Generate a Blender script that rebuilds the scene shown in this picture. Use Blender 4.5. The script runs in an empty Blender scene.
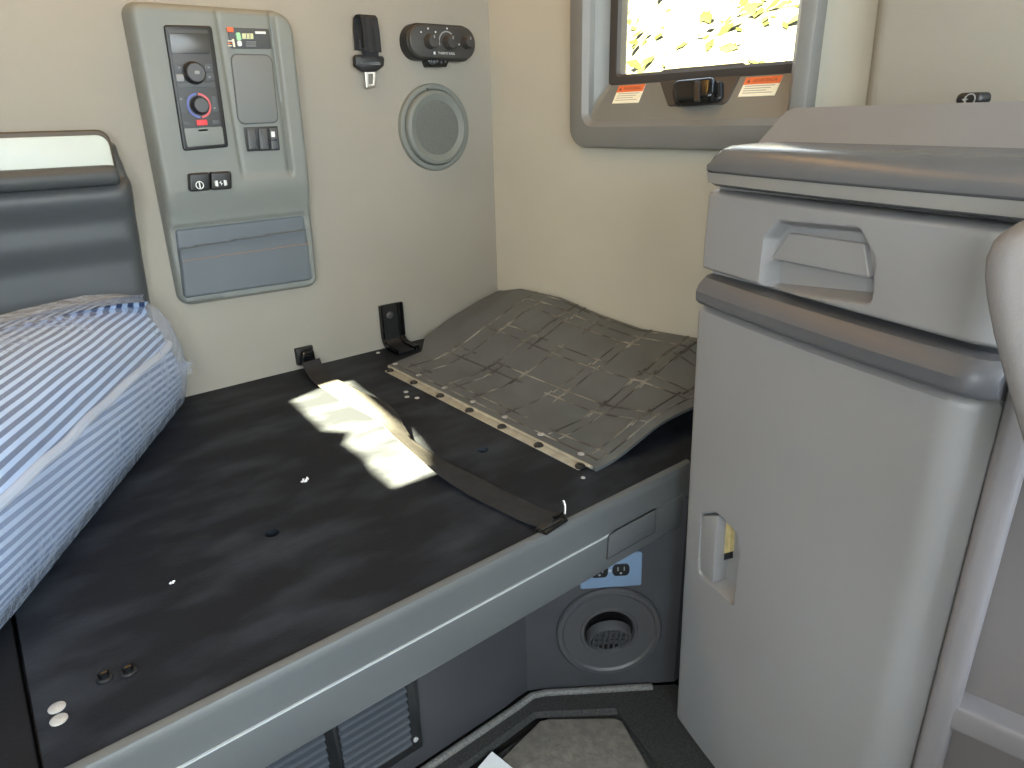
import bpy, bmesh, math, random
from mathutils import Vector as V, Matrix, noise
random.seed(4)
S = bpy.context.scene
COL = S.collection
PI = math.pi

# ------------------------------------------------------------------ camera
FPX = 685.37
yaw, pit, rol = (math.radians(a) for a in (38.614, 21.277, -1.565))
CF = V((math.sin(yaw)*math.cos(pit), math.cos(yaw)*math.cos(pit), -math.sin(pit)))
r0 = V((math.cos(yaw), -math.sin(yaw), 0)); u0 = r0.cross(CF)
CR = r0*math.cos(rol) + u0*math.sin(rol)
CU = -r0*math.sin(rol) + u0*math.cos(rol)
CC = V((-1.285, -1.667, 0.6))
cd = bpy.data.cameras.new('camera'); cam = bpy.data.objects.new('camera', cd); COL.objects.link(cam)
cam.matrix_world = Matrix(((CR.x, CU.x, -CF.x, CC.x), (CR.y, CU.y, -CF.y, CC.y), (CR.z, CU.z, -CF.z, CC.z), (0, 0, 0, 1)))
cd.sensor_width = 36; cd.sensor_fit = 'HORIZONTAL'; cd.lens = FPX/1024*36; cd.clip_start = .02
S.camera = cam

def ray(x, y): return (CF*FPX + CR*(x-512) - CU*(y-384)).normalized()
def at(x, y, ax, v):
    """point where the sight line of a measured pixel meets a real surface (axis = value)"""
    d = ray(x, y); return CC + d*((v-CC[ax])/d[ax])
def frame(o, u, v):
    u = V(u).normalized(); v = V(v).normalized(); w = u.cross(v).normalized()
    return Matrix(((u.x, v.x, w.x, o[0]), (u.y, v.y, w.y, o[1]), (u.z, v.z, w.z, o[2]), (0, 0, 0, 1)))
def fp(M, x, y, w=0.0):
    """the same in a surface's own frame: (u, v) at height w above it"""
    n = M.col[2].to_3d(); o = M @ V((0, 0, w)); d = ray(x, y)
    p = CC + d*((o-CC).dot(n)/d.dot(n)); q = M.inverted() @ p
    return (q.x, q.y)
def fps(M, pts, w=0.0): return [fp(M, x, y, w) for x, y in pts]

REAR = frame((0, 0, 0), (1, 0, 0), (0, 0, 1))        # out of the wall = -Y
RIGHT = frame((0, 0, 0), (0, -1, 0), (0, 0, 1))      # out = -X
LEFT = frame((-2.2, 0, 0), (0, 1, 0), (0, 0, 1))     # out = +X
DECK = frame((0, 0, 0), (1, 0, 0), (0, 1, 0))
cd_ = V((math.sin(math.radians(16)), math.cos(math.radians(16)), 0))
P0 = V((-.41, -1.07, 0))
CAB = frame(P0, -cd_, (0, 0, 1))
KA = V((-.592, -.83, 0)); KU = V((.805, -.593, 0)).normalized()
KICK = frame(KA, KU, (0, 0, 1))
P1 = P0 - cd_*.434
SHELF = frame(P1 + V((.008, 0, 0)), (.184, -.983, 0), (0, 0, 1))

# ------------------------------------------------------------------ materials
def lin(c):
    c /= 255.0
    return c/12.92 if c <= .04045 else ((c+.055)/1.055)**2.4
def rgb(r, g, b): return (lin(r), lin(g), lin(b), 1)
def nd(nt, t, **k):
    n = nt.nodes.new(t)
    for a, b in k.items():
        if a in n.inputs: n.inputs[a].default_value = b
        else: setattr(n, a, b)
    return n
def mat(name, col, rough=.6, metal=0, var=.08, vscale=8, bump=0, bscale=400, spec=.5, stretch=None, col2=None, coat=0):
    m = bpy.data.materials.new(name); m.use_nodes = True; nt = m.node_tree
    b = nt.nodes['Principled BSDF']
    b.inputs['Roughness'].default_value = rough; b.inputs['Metallic'].default_value = metal
    b.inputs['Specular IOR Level'].default_value = spec; b.inputs['Coat Weight'].default_value = coat
    tc = nd(nt, 'ShaderNodeTexCoord'); src = tc.outputs['Object']
    if stretch:
        mp = nd(nt, 'ShaderNodeMapping'); mp.inputs['Scale'].default_value = stretch
        nt.links.new(src, mp.inputs['Vector']); s2 = mp.outputs['Vector']
    else: s2 = src
    no = nd(nt, 'ShaderNodeTexNoise'); no.inputs['Scale'].default_value = vscale; no.inputs['Detail'].default_value = 6
    nt.links.new(s2, no.inputs['Vector'])
    cr = nd(nt, 'ShaderNodeValToRGB')
    c = rgb(*col)
    if col2: a, z = c, rgb(*col2)
    else:
        a = tuple(x*(1-var) for x in c[:3])+(1,); z = tuple(min(1, x*(1+var)) for x in c[:3])+(1,)
    cr.color_ramp.elements[0].color = a; cr.color_ramp.elements[1].color = z
    cr.color_ramp.elements[0].position = .34 if not col2 else .45; cr.color_ramp.elements[1].position = .68 if not col2 else .8
    nt.links.new(no.outputs['Fac'], cr.inputs['Fac']); nt.links.new(cr.outputs['Color'], b.inputs['Base Color'])
    if bump:
        n2 = nd(nt, 'ShaderNodeTexNoise'); n2.inputs['Scale'].default_value = bscale; n2.inputs['Detail'].default_value = 3
        nt.links.new(src, n2.inputs['Vector'])
        bp = nd(nt, 'ShaderNodeBump'); bp.inputs['Strength'].default_value = bump; bp.inputs['Distance'].default_value = .002
        nt.links.new(n2.outputs['Fac'], bp.inputs['Height']); nt.links.new(bp.outputs['Normal'], b.inputs['Normal'])
    return m

M = {}
M['vinyl'] = mat('wall_vinyl', (145, 141, 131), .75, var=.05, vscale=3, bump=.25, bscale=500)
M['vinyl2'] = mat('side_vinyl', (177, 175, 163), .7, var=.04, vscale=3, bump=.25, bscale=500)
M['ceil'] = mat('ceiling_vinyl', (176, 164, 146), .8, var=.03)
M['panel'] = mat('panel_grey', (116, 120, 116), .48, var=.03, bump=.12, bscale=900)
M['panel_in'] = mat('panel_inset', (108, 111, 110), .55, var=.02, bump=.1, bscale=900)
M['bin'] = mat('bin_grey', (66, 70, 73), .5, var=.03, bump=.15, bscale=800)
M['pocket'] = mat('pocket_leather', (92, 100, 106), .5, var=.04, bump=.3, bscale=350)
M['thread'] = mat('orange_thread', (176, 120, 70), .8)
M['black'] = mat('black_plastic', (26, 27, 28), .42, var=.05)
M['hface'] = mat('control_face', (54, 53, 51), .45, var=.04)
M['gloss'] = mat('black_gloss', (14, 15, 16), .18, var=.05)
M['unit'] = mat('unit_face', (62, 64, 66), .5, var=.03)
M['btn'] = mat('button_grey', (74, 77, 80), .5, var=.03)
M['screen'] = mat('dark_screen', (56, 56, 54), .25, var=.1, vscale=14)
M['mark'] = mat('mark_white', (215, 218, 218), .6, var=.01)
M['dim'] = mat('mark_grey', (140, 142, 142), .6, var=.01)
M['red'] = mat('red_key', (226, 62, 66), .5, var=.05)
M['orange'] = mat('orange_key', (228, 100, 50), .5)
M['green'] = mat('green_key', (150, 206, 158), .5)
M['blue_ring'] = mat('blue_arc', (92, 104, 170), .5)
M['red_ring'] = mat('red_arc', (214, 96, 100), .5)
M['lcd'] = mat('lcd_pale', (190, 192, 150), .3)
M['speaker'] = mat('speaker_grey', (112, 117, 112), .5, var=.03)
M['mesh'] = mat('speaker_mesh', (96, 100, 96), .8, var=.12, vscale=300, bump=.6, bscale=700)
M['belt'] = mat('belt_web', (40, 41, 43), .7, spec=.25, var=.15, vscale=60, bump=.4, bscale=600)
M['chrome'] = mat('bright_metal', (196, 192, 184), .3, 1, var=.05)
M['strip'] = mat('hinge_steel', (168, 163, 148), .5, .35, var=.15, vscale=40)
M['rivet'] = mat('rivet_alu', (172, 172, 170), .45, .2, var=.05)
M['deck'] = mat('deck_vinyl', (20, 24, 31), .6, vscale=6, stretch=(1.1, 2.2, 1), spec=.22, col2=(50, 56, 64), bump=.25, bscale=260)
M['deck2'] = mat('deck_side', (20, 23, 28), .6, spec=.2, var=.2, bump=.25, bscale=260)
M['lid'] = mat('lid_rubber', (86, 91, 93), .48, var=.12, vscale=10, bump=.3, bscale=300)
M['rib'] = mat('lid_rib', (60, 60, 57), .5, col2=(176, 172, 162), vscale=16)
M['rail'] = mat('rail_grey', (84, 87, 88), .42, var=.03, bump=.12, bscale=800)
M['railglint'] = mat('rail_highlight', (168, 172, 174), .4, var=.02)  # pale grey standing in for the highlight on the rail's step
M['kick'] = mat('kick_black', (57, 58, 61), .6, var=.1, bump=.3, bscale=600)
M['vent'] = mat('vent_grey', (68, 68, 70), .42, var=.03)
M['louvre'] = mat('louvre_grey', (66, 70, 76), .4, var=.04)
M['liner'] = mat('liner_rubber', (46, 46, 45), .7, var=.5, vscale=260, bump=.7, bscale=420)
M['curb'] = mat('liner_bead', (104, 104, 101), .6, var=.35, vscale=260, bump=.5, bscale=420)  # paler than the liner: the edge's highlight is put into the bead colour
M['fmat'] = mat('floor_mat_grey', (108, 103, 95), .85, var=.18, vscale=60, bump=.8, bscale=160)
M['floor'] = mat('floor_black', (26, 26, 26), .8)
M['cab'] = mat('cabinet_grey', (142, 142, 143), .46, var=.03, vscale=4, bump=.14, bscale=700)
M['cabband'] = mat('cabinet_band', (92, 93, 97), .36, var=.03, bump=.1, bscale=700)
M['worktop'] = mat('worktop_grey', (95, 96, 99), .27, var=.05, vscale=10, bump=.15, bscale=200)
M['wt_edge'] = mat('worktop_edge', (146, 144, 140), .4, var=.02)
M['shelf'] = mat('shelf_grey', (130, 127, 130), .55, var=.03, bump=.14, bscale=700)
M['ledge'] = mat('ledge_grey', (124, 124, 126), .5, var=.03, bump=.14, bscale=700)
M['cream'] = mat('latch_cream', (196, 180, 128), .6, var=.15, vscale=80)
M['cabdark'] = mat('cabinet_recess', (112, 107, 106), .6, var=.03, bump=.15, bscale=700)
M['seat'] = mat('seat_fabric', (128, 125, 125), .8, var=.06, vscale=20, bump=.2, bscale=500)
M['wframe'] = mat('window_grey', (116, 116, 113), .42, var=.03, bump=.1, bscale=700)
M['wsill'] = mat('window_sill_grey', (112, 112, 107), .4, var=.03, bump=.1, bscale=700)
M['sash'] = mat('window_seal', (62, 58, 55), .5, var=.05)
M['paper'] = mat('paper_white', (232, 234, 236), .6, var=.02)
M['board'] = mat('board_white', (176, 184, 177), .35, var=.01)
M['board_rim'] = mat('board_rim', (70, 62, 52), .5)
M['sticker'] = mat('sticker_white', (236, 230, 206), .5, var=.02)
M['sticker_o'] = mat('sticker_orange', (226, 112, 62), .5, var=.02)
M['ink'] = mat('sticker_ink', (120, 70, 50), .6)
M['ink2'] = mat('sticker_ink_grey', (150, 146, 134), .6)
M['bluefilm'] = mat('outlet_blue', (112, 134, 160), .38, .1, var=.05)
M['tail'] = mat('tail_film', (200, 205, 212), .2, var=.1)
M['leaf'] = mat('sunlit_grass', (66, 66, 58), .9, vscale=1.5, spec=.02, col2=(17, 20, 8))  # pale blotches put the overexposed patches into the grass colour
M['leaf2'] = mat('sunlit_leaf', (26, 30, 13), .9, vscale=5, spec=.02, col2=(48, 52, 30))

def stripe_mat(name, ca, cb, period):
    m = bpy.data.materials.new(name); m.use_nodes = True; nt = m.node_tree; b = nt.nodes['Principled BSDF']
    at_ = nd(nt, 'ShaderNodeAttribute'); at_.attribute_name = 'stripe'
    mu = nd(nt, 'ShaderNodeMath', operation='MULTIPLY'); mu.inputs[1].default_value = 2*PI/period
    no = nd(nt, 'ShaderNodeTexNoise'); no.inputs['Scale'].default_value = 9
    tc = nd(nt, 'ShaderNodeTexCoord'); nt.links.new(tc.outputs['Object'], no.inputs['Vector'])
    ad = nd(nt, 'ShaderNodeMath', operation='MULTIPLY_ADD'); ad.inputs[1].default_value = .8
    nt.links.new(at_.outputs['Fac'], mu.inputs[0]); nt.links.new(no.outputs['Fac'], ad.inputs[0]); nt.links.new(mu.outputs[0], ad.inputs[2])
    si = nd(nt, 'ShaderNodeMath', operation='SINE'); nt.links.new(ad.outputs[0], si.inputs[0])
    cr = nd(nt, 'ShaderNodeValToRGB'); e = cr.color_ramp.elements
    e[0].position = .42; e[1].position = .62; e[0].color = rgb(*ca); e[1].color = rgb(*cb)
    m2 = nd(nt, 'ShaderNodeMath', operation='MULTIPLY_ADD'); m2.inputs[1].default_value = .5; m2.inputs[2].default_value = .5
    nt.links.new(si.outputs[0], m2.inputs[0]); nt.links.new(m2.outputs[0], cr.inputs['Fac'])
    nt.links.new(cr.outputs['Color'], b.inputs['Base Color']); b.inputs['Roughness'].default_value = .8
    return m
M['stripe'] = stripe_mat('mattress_ticking', (38, 64, 110), (190, 214, 246), .0165)
M['stripe2'] = stripe_mat('mattress_border_ticking', (84, 108, 146), (176, 194, 222), .0165)
M['piping'] = mat('mattress_piping', (196, 204, 216), .8)

def glass_mat(name, tint, trans, rough):
    m = bpy.data.materials.new(name); m.use_nodes = True; nt = m.node_tree
    for n in list(nt.nodes):
        if n.type != 'OUTPUT_MATERIAL': nt.nodes.remove(n)
    out = nt.nodes[0]
    t = nd(nt, 'ShaderNodeBsdfTransparent'); t.inputs['Color'].default_value = (*tint, 1)
    g = nd(nt, 'ShaderNodeBsdfGlossy'); g.inputs['Roughness'].default_value = rough
    lw = nd(nt, 'ShaderNodeLayerWeight'); lw.inputs['Blend'].default_value = .25
    ma = nd(nt, 'ShaderNodeMath', operation='MULTIPLY_ADD'); ma.inputs[1].default_value = .5; ma.inputs[2].default_value = 1-trans
    nt.links.new(lw.outputs['Fresnel'], ma.inputs[0])
    mx = nd(nt, 'ShaderNodeMixShader'); nt.links.new(ma.outputs[0], mx.inputs[0])
    nt.links.new(t.outputs[0], mx.inputs[1]); nt.links.new(g.outputs[0], mx.inputs[2]); nt.links.new(mx.outputs[0], out.inputs[0])
    return m
M['glass'] = glass_mat('window_glass', (.97, .98, .97), .97, .02)
def film_mat():
    m = bpy.data.materials.new('clear_film'); m.use_nodes = True; nt = m.node_tree
    for n in list(nt.nodes):
        if n.type != 'OUTPUT_MATERIAL': nt.nodes.remove(n)
    out = nt.nodes[0]
    t = nd(nt, 'ShaderNodeBsdfTransparent'); t.inputs['Color'].default_value = (.96, .97, 1, 1)
    p = nd(nt, 'ShaderNodeBsdfPrincipled'); p.inputs['Base Color'].default_value = (.54, .62, .75, 1); p.inputs['Roughness'].default_value = .22
    tc = nd(nt, 'ShaderNodeTexCoord')
    n1 = nd(nt, 'ShaderNodeTexNoise'); n1.inputs['Scale'].default_value = 14; n1.inputs['Detail'].default_value = 5; n1.inputs['Distortion'].default_value = 1.5
    nt.links.new(tc.outputs['Object'], n1.inputs['Vector'])
    bp = nd(nt, 'ShaderNodeBump'); bp.inputs['Strength'].default_value = .6; bp.inputs['Distance'].default_value = .012
    nt.links.new(n1.outputs['Fac'], bp.inputs['Height']); nt.links.new(bp.outputs['Normal'], p.inputs['Normal'])
    lw = nd(nt, 'ShaderNodeLayerWeight'); lw.inputs['Blend'].default_value = .35
    ma = nd(nt, 'ShaderNodeMath', operation='MULTIPLY_ADD'); ma.inputs[1].default_value = .5; ma.inputs[2].default_value = .13
    nt.links.new(lw.outputs['Facing'], ma.inputs[0])
    mx = nd(nt, 'ShaderNodeMixShader'); nt.links.new(ma.outputs[0], mx.inputs[0])
    nt.links.new(t.outputs[0], mx.inputs[1]); nt.links.new(p.outputs[0], mx.inputs[2]); nt.links.new(mx.outputs[0], out.inputs[0])
    return m
M['film'] = film_mat()

# ------------------------------------------------------------------ 2-D outlines
def rpoly(pts, r, n=5):
    """polygon with rounded corners (r number or per-corner list), keeps order"""
    out = []; N = len(pts)
    for i in range(N):
        p, a, b = V(pts[i]), V(pts[i-1]), V(pts[(i+1) % N])
        rr = r[i] if isinstance(r, (list, tuple)) else r
        e1, e2 = (a-p), (b-p); l1, l2 = e1.length, e2.length
        if rr <= 1e-6: out.append(tuple(p)); continue
        e1.normalize(); e2.normalize()
        ang = math.acos(max(-1, min(1, e1.dot(e2))))
        if ang > 3.1: out.append(tuple(p)); continue
        t = min(rr/math.tan(ang/2), l1*.48, l2*.48); rr = t*math.tan(ang/2)
        c = p + (e1+e2).normalized()*(rr/math.sin(ang/2))
        s, e = p+e1*t-c, p+e2*t-c
        a0 = math.atan2(s.y, s.x); a1 = math.atan2(e.y, e.x); da = (a1-a0+PI) % (2*PI)-PI
        for k in range(n+1):
            aa = a0+da*k/n; out.append((c.x+rr*math.cos(aa), c.y+rr*math.sin(aa)))
    return out
def rrect(u0_, u1_, v0_, v1_, r, n=5): return rpoly([(u0_, v0_), (u1_, v0_), (u1_, v1_), (u0_, v1_)], r, n)
def circle(c, r, n=40, a=1.0): return [(c[0]+r*math.cos(2*PI*k/n), c[1]+a*r*math.sin(2*PI*k/n)) for k in range(n)]
def area(p): return .5*sum(p[i-1][0]*p[i][1]-p[i][0]*p[i-1][1] for i in range(len(p)))
def ccw(p): return list(p) if area(p) > 0 else list(reversed(p))
def inset(p, d):
    p = ccw(p); N = len(p); out = []
    for i in range(N):
        a, b, c = V(p[i-1]), V(p[i]), V(p[(i+1) % N])
        e1 = (b-a); e2 = (c-b)
        if e1.length < 1e-9: e1 = e2
        if e2.length < 1e-9: e2 = e1
        n1 = V((-e1.y, e1.x)).normalized(); n2 = V((-e2.y, e2.x)).normalized()
        s = n1+n2
        s = s/max(.25, s.dot(n1)) if s.length > 1e-6 else n1
        out.append(tuple(b+s*d))
    return out
def sdp(x, y, poly):
    """signed distance to a polygon (negative inside) and nearest boundary point"""
    best = 1e9; q = (x, y); ins = False; N = len(poly)
    for i in range(N):
        ax, ay = poly[i-1]; bx, by = poly[i]
        ex, ey = bx-ax, by-ay; wx, wy = x-ax, y-ay
        t = max(0, min(1, (wx*ex+wy*ey)/max(1e-12, ex*ex+ey*ey)))
        dx, dy = wx-ex*t, wy-ey*t; d = dx*dx+dy*dy
        if d < best: best = d; q = (ax+ex*t, ay+ey*t)
        if (ay > y) != (by > y) and x < ex*(y-ay)/(by-ay)+ax: ins = not ins
    d = math.sqrt(best)
    return (-d if ins else d), q
def sm(a, b, x):
    t = max(0, min(1, (x-a)/(b-a))); return t*t*(3-2*t)
def interp(tab, x):
    if x <= tab[0][0]: return tab[0][1]
    for (a, p), (b, q) in zip(tab, tab[1:]):
        if x <= b:
            t = (x-a)/(b-a); return p+(q-p)*t
    return tab[-1][1]

# ------------------------------------------------------------------ mesh builder
class MB:
    def __init__(s): s.bm = bmesh.new(); s.attr = {}
    def v(s, M_, p): return s.bm.verts.new((M_ @ V(p)) if M_ is not None else V(p))
    def f(s, vs):
        try: return s.bm.faces.new(vs)
        except ValueError: return None
    def rings(s, rs, closed=True, cap0=True, cap1=True):
        for a, b in zip(rs, rs[1:]):
            n = len(a)
            for i in range(n if closed else n-1):
                j = (i+1) % n; s.f((a[i], a[j], b[j], b[i]))
        if cap0: s.f(list(reversed(rs[0])))
        if cap1: s.f(rs[-1])
        return s
    def slab(s, M_, out, w0, w1, bev=0, seg=3):
        out = ccw(out); rs = [[s.v(M_, (u, v, w0)) for u, v in out]]
        if bev > 0:
            for k in range(seg+1):
                a = PI/2*k/seg
                o = inset(out, bev*(1-math.cos(a)))
                rs.append([s.v(M_, (u, v, w1-bev+bev*math.sin(a))) for u, v in o])
        else: rs.append([s.v(M_, (u, v, w1)) for u, v in out])
        return s.rings(rs)
    def frame(s, M_, outer, inner, w0, w1, bev=0, inner_w=None):
        """ring between two outlines with the same number of points"""
        outer, inner = ccw(outer), ccw(inner)
        iw = w1 if inner_w is None else inner_w
        prof = [(0, w0, 0)]
        if bev > 0: prof += [(0, w1-bev, 0), (bev*.3, w1-bev*.3, 0), (bev, w1, 0)]
        else: prof += [(0, w1, 0)]
        rs = [[s.v(M_, (u, v, w)) for u, v in (inset(outer, d) if d else outer)] for d, w, _ in prof]
        if bev > 0:
            rs += [[s.v(M_, (u, v, iw)) for u, v in inset(inner, -bev)], [s.v(M_, (u, v, iw-bev)) for u, v in inner]]
        else: rs += [[s.v(M_, (u, v, iw)) for u, v in inner]]
        rs += [[s.v(M_, (u, v, w0)) for u, v in inner]]
        rs.append(rs[0]); return s.rings(rs, cap0=False, cap1=False)
    def box(s, M_, u0_, u1_, v0_, v1_, w0, w1, bev=0, r=0):
        return s.slab(M_, rrect(u0_, u1_, v0_, v1_, r or max(bev, 0)), w0, w1, bev)
    def lathe(s, M_, prof, n=48, cap0=False, cap1=True, c=(0, 0)):
        rs = [[s.v(M_, (c[0]+r*math.cos(2*PI*k/n), c[1]+r*math.sin(2*PI*k/n), w)) for k in range(n)] for r, w in prof]
        return s.rings(rs, cap0=cap0, cap1=cap1)
    def tube(s, pts, r, n=8, M_=None, cap=True, closed=False):
        pts = [V(p) if M_ is None else M_ @ V(p) for p in pts]; rs = []; N = len(pts); up = None
        for i, p in enumerate(pts):
            if closed: t = (pts[(i+1) % N]-pts[i-1]).normalized()
            else: t = (pts[min(i+1, N-1)]-pts[max(i-1, 0)]).normalized()
            if up is None:
                up = t.orthogonal().normalized()
            up = (up-t*up.dot(t)).normalized(); b = t.cross(up)
            rr = r[i] if isinstance(r, (list, tuple)) else r
            rs.append([s.bm.verts.new(p+up*math.cos(2*PI*k/n)*rr+b*math.sin(2*PI*k/n)*rr) for k in range(n)])
        if closed: rs.append(rs[0]); return s.rings(rs, cap0=False, cap1=False)
        return s.rings(rs, cap0=cap, cap1=cap)
    def grid(s, nu, nv, fn, thick=None):
        """fn(i/nu, j/nv) -> world point; thick: offset vector for a closed slab"""
        g = [[s.bm.verts.new(fn(i/nu, j/nv)) for j in range(nv+1)] for i in range(nu+1)]
        for i in range(nu):
            for j in range(nv): s.f((g[i][j], g[i+1][j], g[i+1][j+1], g[i][j+1]))
        if thick is not None:
            h = [[s.bm.verts.new(g[i][j].co+(thick(i/nu, j/nv) if callable(thick) else thick)) for j in range(nv+1)] for i in range(nu+1)]
            for i in range(nu):
                for j in range(nv): s.f((h[i][j], h[i][j+1], h[i+1][j+1], h[i+1][j]))
            for i in range(nu):
                s.f((g[i][0], h[i][0], h[i+1][0], g[i+1][0])); s.f((g[i][nv], g[i+1][nv], h[i+1][nv], h[i][nv]))
            for j in range(nv):
                s.f((g[0][j], g[0][j+1], h[0][j+1], h[0][j])); s.f((g[nu][j], h[nu][j], h[nu][j+1], g[nu][j+1]))
        return g
    def relief(s, M_, quad, nu, nv, h, outline, R=.012, w0=0.0, fine=(0, .004, .01, .018, .028), power=.5):
        """moulded plate: quad (tl,tr,br,bl) in (u,v), outline = its rounded contour, h(u,v) = face height"""
        def ks(n):
            f = list(fine); k = f+[f[-1]+(1-2*f[-1])*i/n for i in range(1, n)]+[1-x for x in reversed(f)]
            return k
        us, vs = ks(nu), ks(nv); tl, tr, br, bl = [V(q) for q in quad]; outline = ccw(outline)
        G = []
        for a in us:
            row = []
            for b in vs:
                p = (tl*(1-a)+tr*a)*(1-b)+(bl*(1-a)+br*a)*b
                d, q = sdp(p.x, p.y, outline)
                if d >= -1e-7: row.append((s.v(M_, (q[0], q[1], w0)), True)); continue
                k = 1 if -d >= R else (1-(1+d/R)**2)**power
                row.append((s.v(M_, (p.x, p.y, w0+(h(p.x, p.y)-w0)*k)), False))
            G.append(row)
        for i in range(len(us)-1):
            for j in range(len(vs)-1):
                c = (G[i][j], G[i][j+1], G[i+1][j+1], G[i+1][j])
                if all(x[1] for x in c): 
                    continue
                s.f([x[0] for x in c])
        bmesh.ops.remove_doubles(s.bm, verts=s.bm.verts, dist=1e-5)
        loose = [v for v in s.bm.verts if not v.link_faces]
        bmesh.ops.delete(s.bm, geom=loose, context='VERTS')
        return s
    def build(s, name, m, parent=None, base=None, ang=35, recalc=True, attr=None):
        if recalc: bmesh.ops.recalc_face_normals(s.bm, faces=s.bm.faces)
        me = bpy.data.meshes.new(name)
        if parent is not None:
            root = parent
            while root.parent: root = root.parent
            off = V(root['_base'])
        else: off = V(base) if base is not None else V((0, 0, 0))
        world = [v.co.copy() for v in s.bm.verts]
        for v in s.bm.verts: v.co -= off
        s.bm.to_mesh(me); s.bm.free()
        if attr:
            a = me.attributes.new('stripe', 'FLOAT', 'POINT')
            for i, p in enumerate(world): a.data[i].value = attr(p)
        me.materials.append(M[m] if isinstance(m, str) else m)
        for p in me.polygons: p.use_smooth = True
        me.set_sharp_from_angle(angle=math.radians(ang))
        o = bpy.data.objects.new(name, me); COL.objects.link(o)
        if parent is not None: o.parent = parent
        else: o.location = off; o['_base'] = tuple(off)
        return o

def tag(o, label=None, cat=None, group=None, kind=None):
    for k, v in (('label', label), ('category', cat), ('group', group), ('kind', kind)):
        if v: o[k] = v
    return o
def thing(name, base, label, cat, group=None, kind=None):
    o = bpy.data.objects.new(name, None); COL.objects.link(o); o.location = base; o['_base'] = tuple(base); o.empty_display_size = .05
    return tag(o, label, cat, group, kind)
def text(s, M_, c, w, width, height, m, parent, name='lettering'):
    cu = bpy.data.curves.new('t', 'FONT'); cu.body = s; cu.align_x = 'CENTER'; cu.align_y = 'CENTER'; cu.extrude = 0
    o = bpy.data.objects.new('t', cu); COL.objects.link(o)
    dg = bpy.context.evaluated_depsgraph_get(); me = bpy.data.meshes.new_from_object(o.evaluated_get(dg))
    bpy.data.objects.remove(o)
    xs = [v.co.x for v in me.vertices]; ys = [v.co.y for v in me.vertices]
    sx = width/(max(xs)-min(xs)); sy = height/(max(ys)-min(ys)); mx = (max(xs)+min(xs))/2; my = (max(ys)+min(ys))/2
    b = MB(); b.bm.from_mesh(me)
    for v in b.bm.verts: v.co = M_ @ V((c[0]+(v.co.x-mx)*sx, c[1]+(v.co.y-my)*sy, w))
    return b.build(name, m, parent, recalc=False)
def plate_hole(M_, outer, hole, w0, w1):
    """flat plate with one opening of any outline"""
    b = MB(); outer, hole = ccw(outer), ccw(hole); L = {}
    for w in (w0, w1):
        L[w] = ([b.v(M_, (u, v, w)) for u, v in outer], [b.v(M_, (u, v, w)) for u, v in hole])
        ed = []
        for lp in L[w]:
            for i in range(len(lp)): ed.append(b.bm.edges.new((lp[i-1], lp[i])))
        bmesh.ops.triangle_fill(b.bm, use_beauty=True, use_dissolve=False, edges=ed)
    for k in (0, 1):
        a, c = L[w0][k], L[w1][k]
        for i in range(len(a)): b.f((a[i-1], a[i], c[i], c[i-1]))
    return b

# ================================================================== SETTING
ZF = -.5
b = MB(); b.box(None, -2.26, .1, -2.6, .06, ZF-.08, ZF-.03); tag(b.build('floor', 'floor'), kind='structure')
b = MB(); b.box(None, -2.26, .06, 0, .06, ZF-.08, 1.5)
tag(b.build('wall_rear', 'vinyl'), kind='structure')
b = MB(); b.box(None, -2.26, .1, -2.6, .06, 1.5, 1.55); tag(b.build('ceiling', 'ceil'), kind='structure')
# right wall with the window opening
WZ0, WZ1 = .56, 1.02
b = plate_hole(RIGHT, [(0, ZF-.08), (2.15, ZF-.08), (2.15, 1.5), (0, 1.5)], rrect(.375, .955, WZ0, WZ1, .03), -.06, 0)
tag(b.build('wall_right', 'vinyl2'), kind='structure')
# left wall, window in the same place, closed by an added plate that shapes the sun patch
b = plate_hole(LEFT, [(-2.6, ZF-.08), (0, ZF-.08), (0, 1.5), (-2.6, 1.5)], rrect(-1.02, -.43, .6, 1.32, .03), -.06, 0)
tag(b.build('wall_left', 'vinyl2'), kind='structure')
FRONT = frame((0, -2.6, 0), (-1, 0, 0), (0, 0, 1))
b = plate_hole(FRONT, [(-.1, ZF-.08), (2.26, ZF-.08), (2.26, 1.5), (-.1, 1.5)], rrect(.2, 2.0, .3, 1.2, .08), -.06, 0)
tag(b.build('wall_front', 'vinyl2'), kind='structure')
SUN = V((1, .19, -.79)).normalized()
patch = [(293, 400), (325, 430), (350, 432), (346, 443), (368, 459), (374, 470), (396, 487), (441, 471), (420, 440), (400, 420), (375, 400), (350, 381), (326, 386)]
hole = []
for q in patch:
    p = at(*q, 2, 0); p = p - SUN*((p.x+2.2)/SUN.x); hole.append((p.y, p.z))
w2 = thing('window_2', (-2.2, -.72, .6), 'side window opposite with an added plate shaping the sun patch', None, kind='structure')
b = MB(); b.frame(LEFT, rrect(-1.08, -.37, .54, 1.38, .06), rrect(-1.02, -.43, .6, 1.32, .03), 0, .03, .008); b.build('window_frame', 'wframe', w2)
b = plate_hole(LEFT, rrect(-1.02, -.43, .6, 1.32, .03), hole, -.004, .0); b.build('sun_patch_mask', 'sash', w2)  # unseen plate, its opening cut to the sunlit outline on the deck
# dark-grey padded panel edge beside the window on the right wall
b = MB()
trim_u = at(866, 60, 0, -.015); uu = -trim_u.y
b.slab(RIGHT, rpoly([(uu+.028, .2), (2.15, .2), (2.15, 1.5), (uu-.01, 1.5)], .004), .0, .05, .03, 5)
tag(b.build('trim_1', 'vinyl'), kind='structure')

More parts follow.
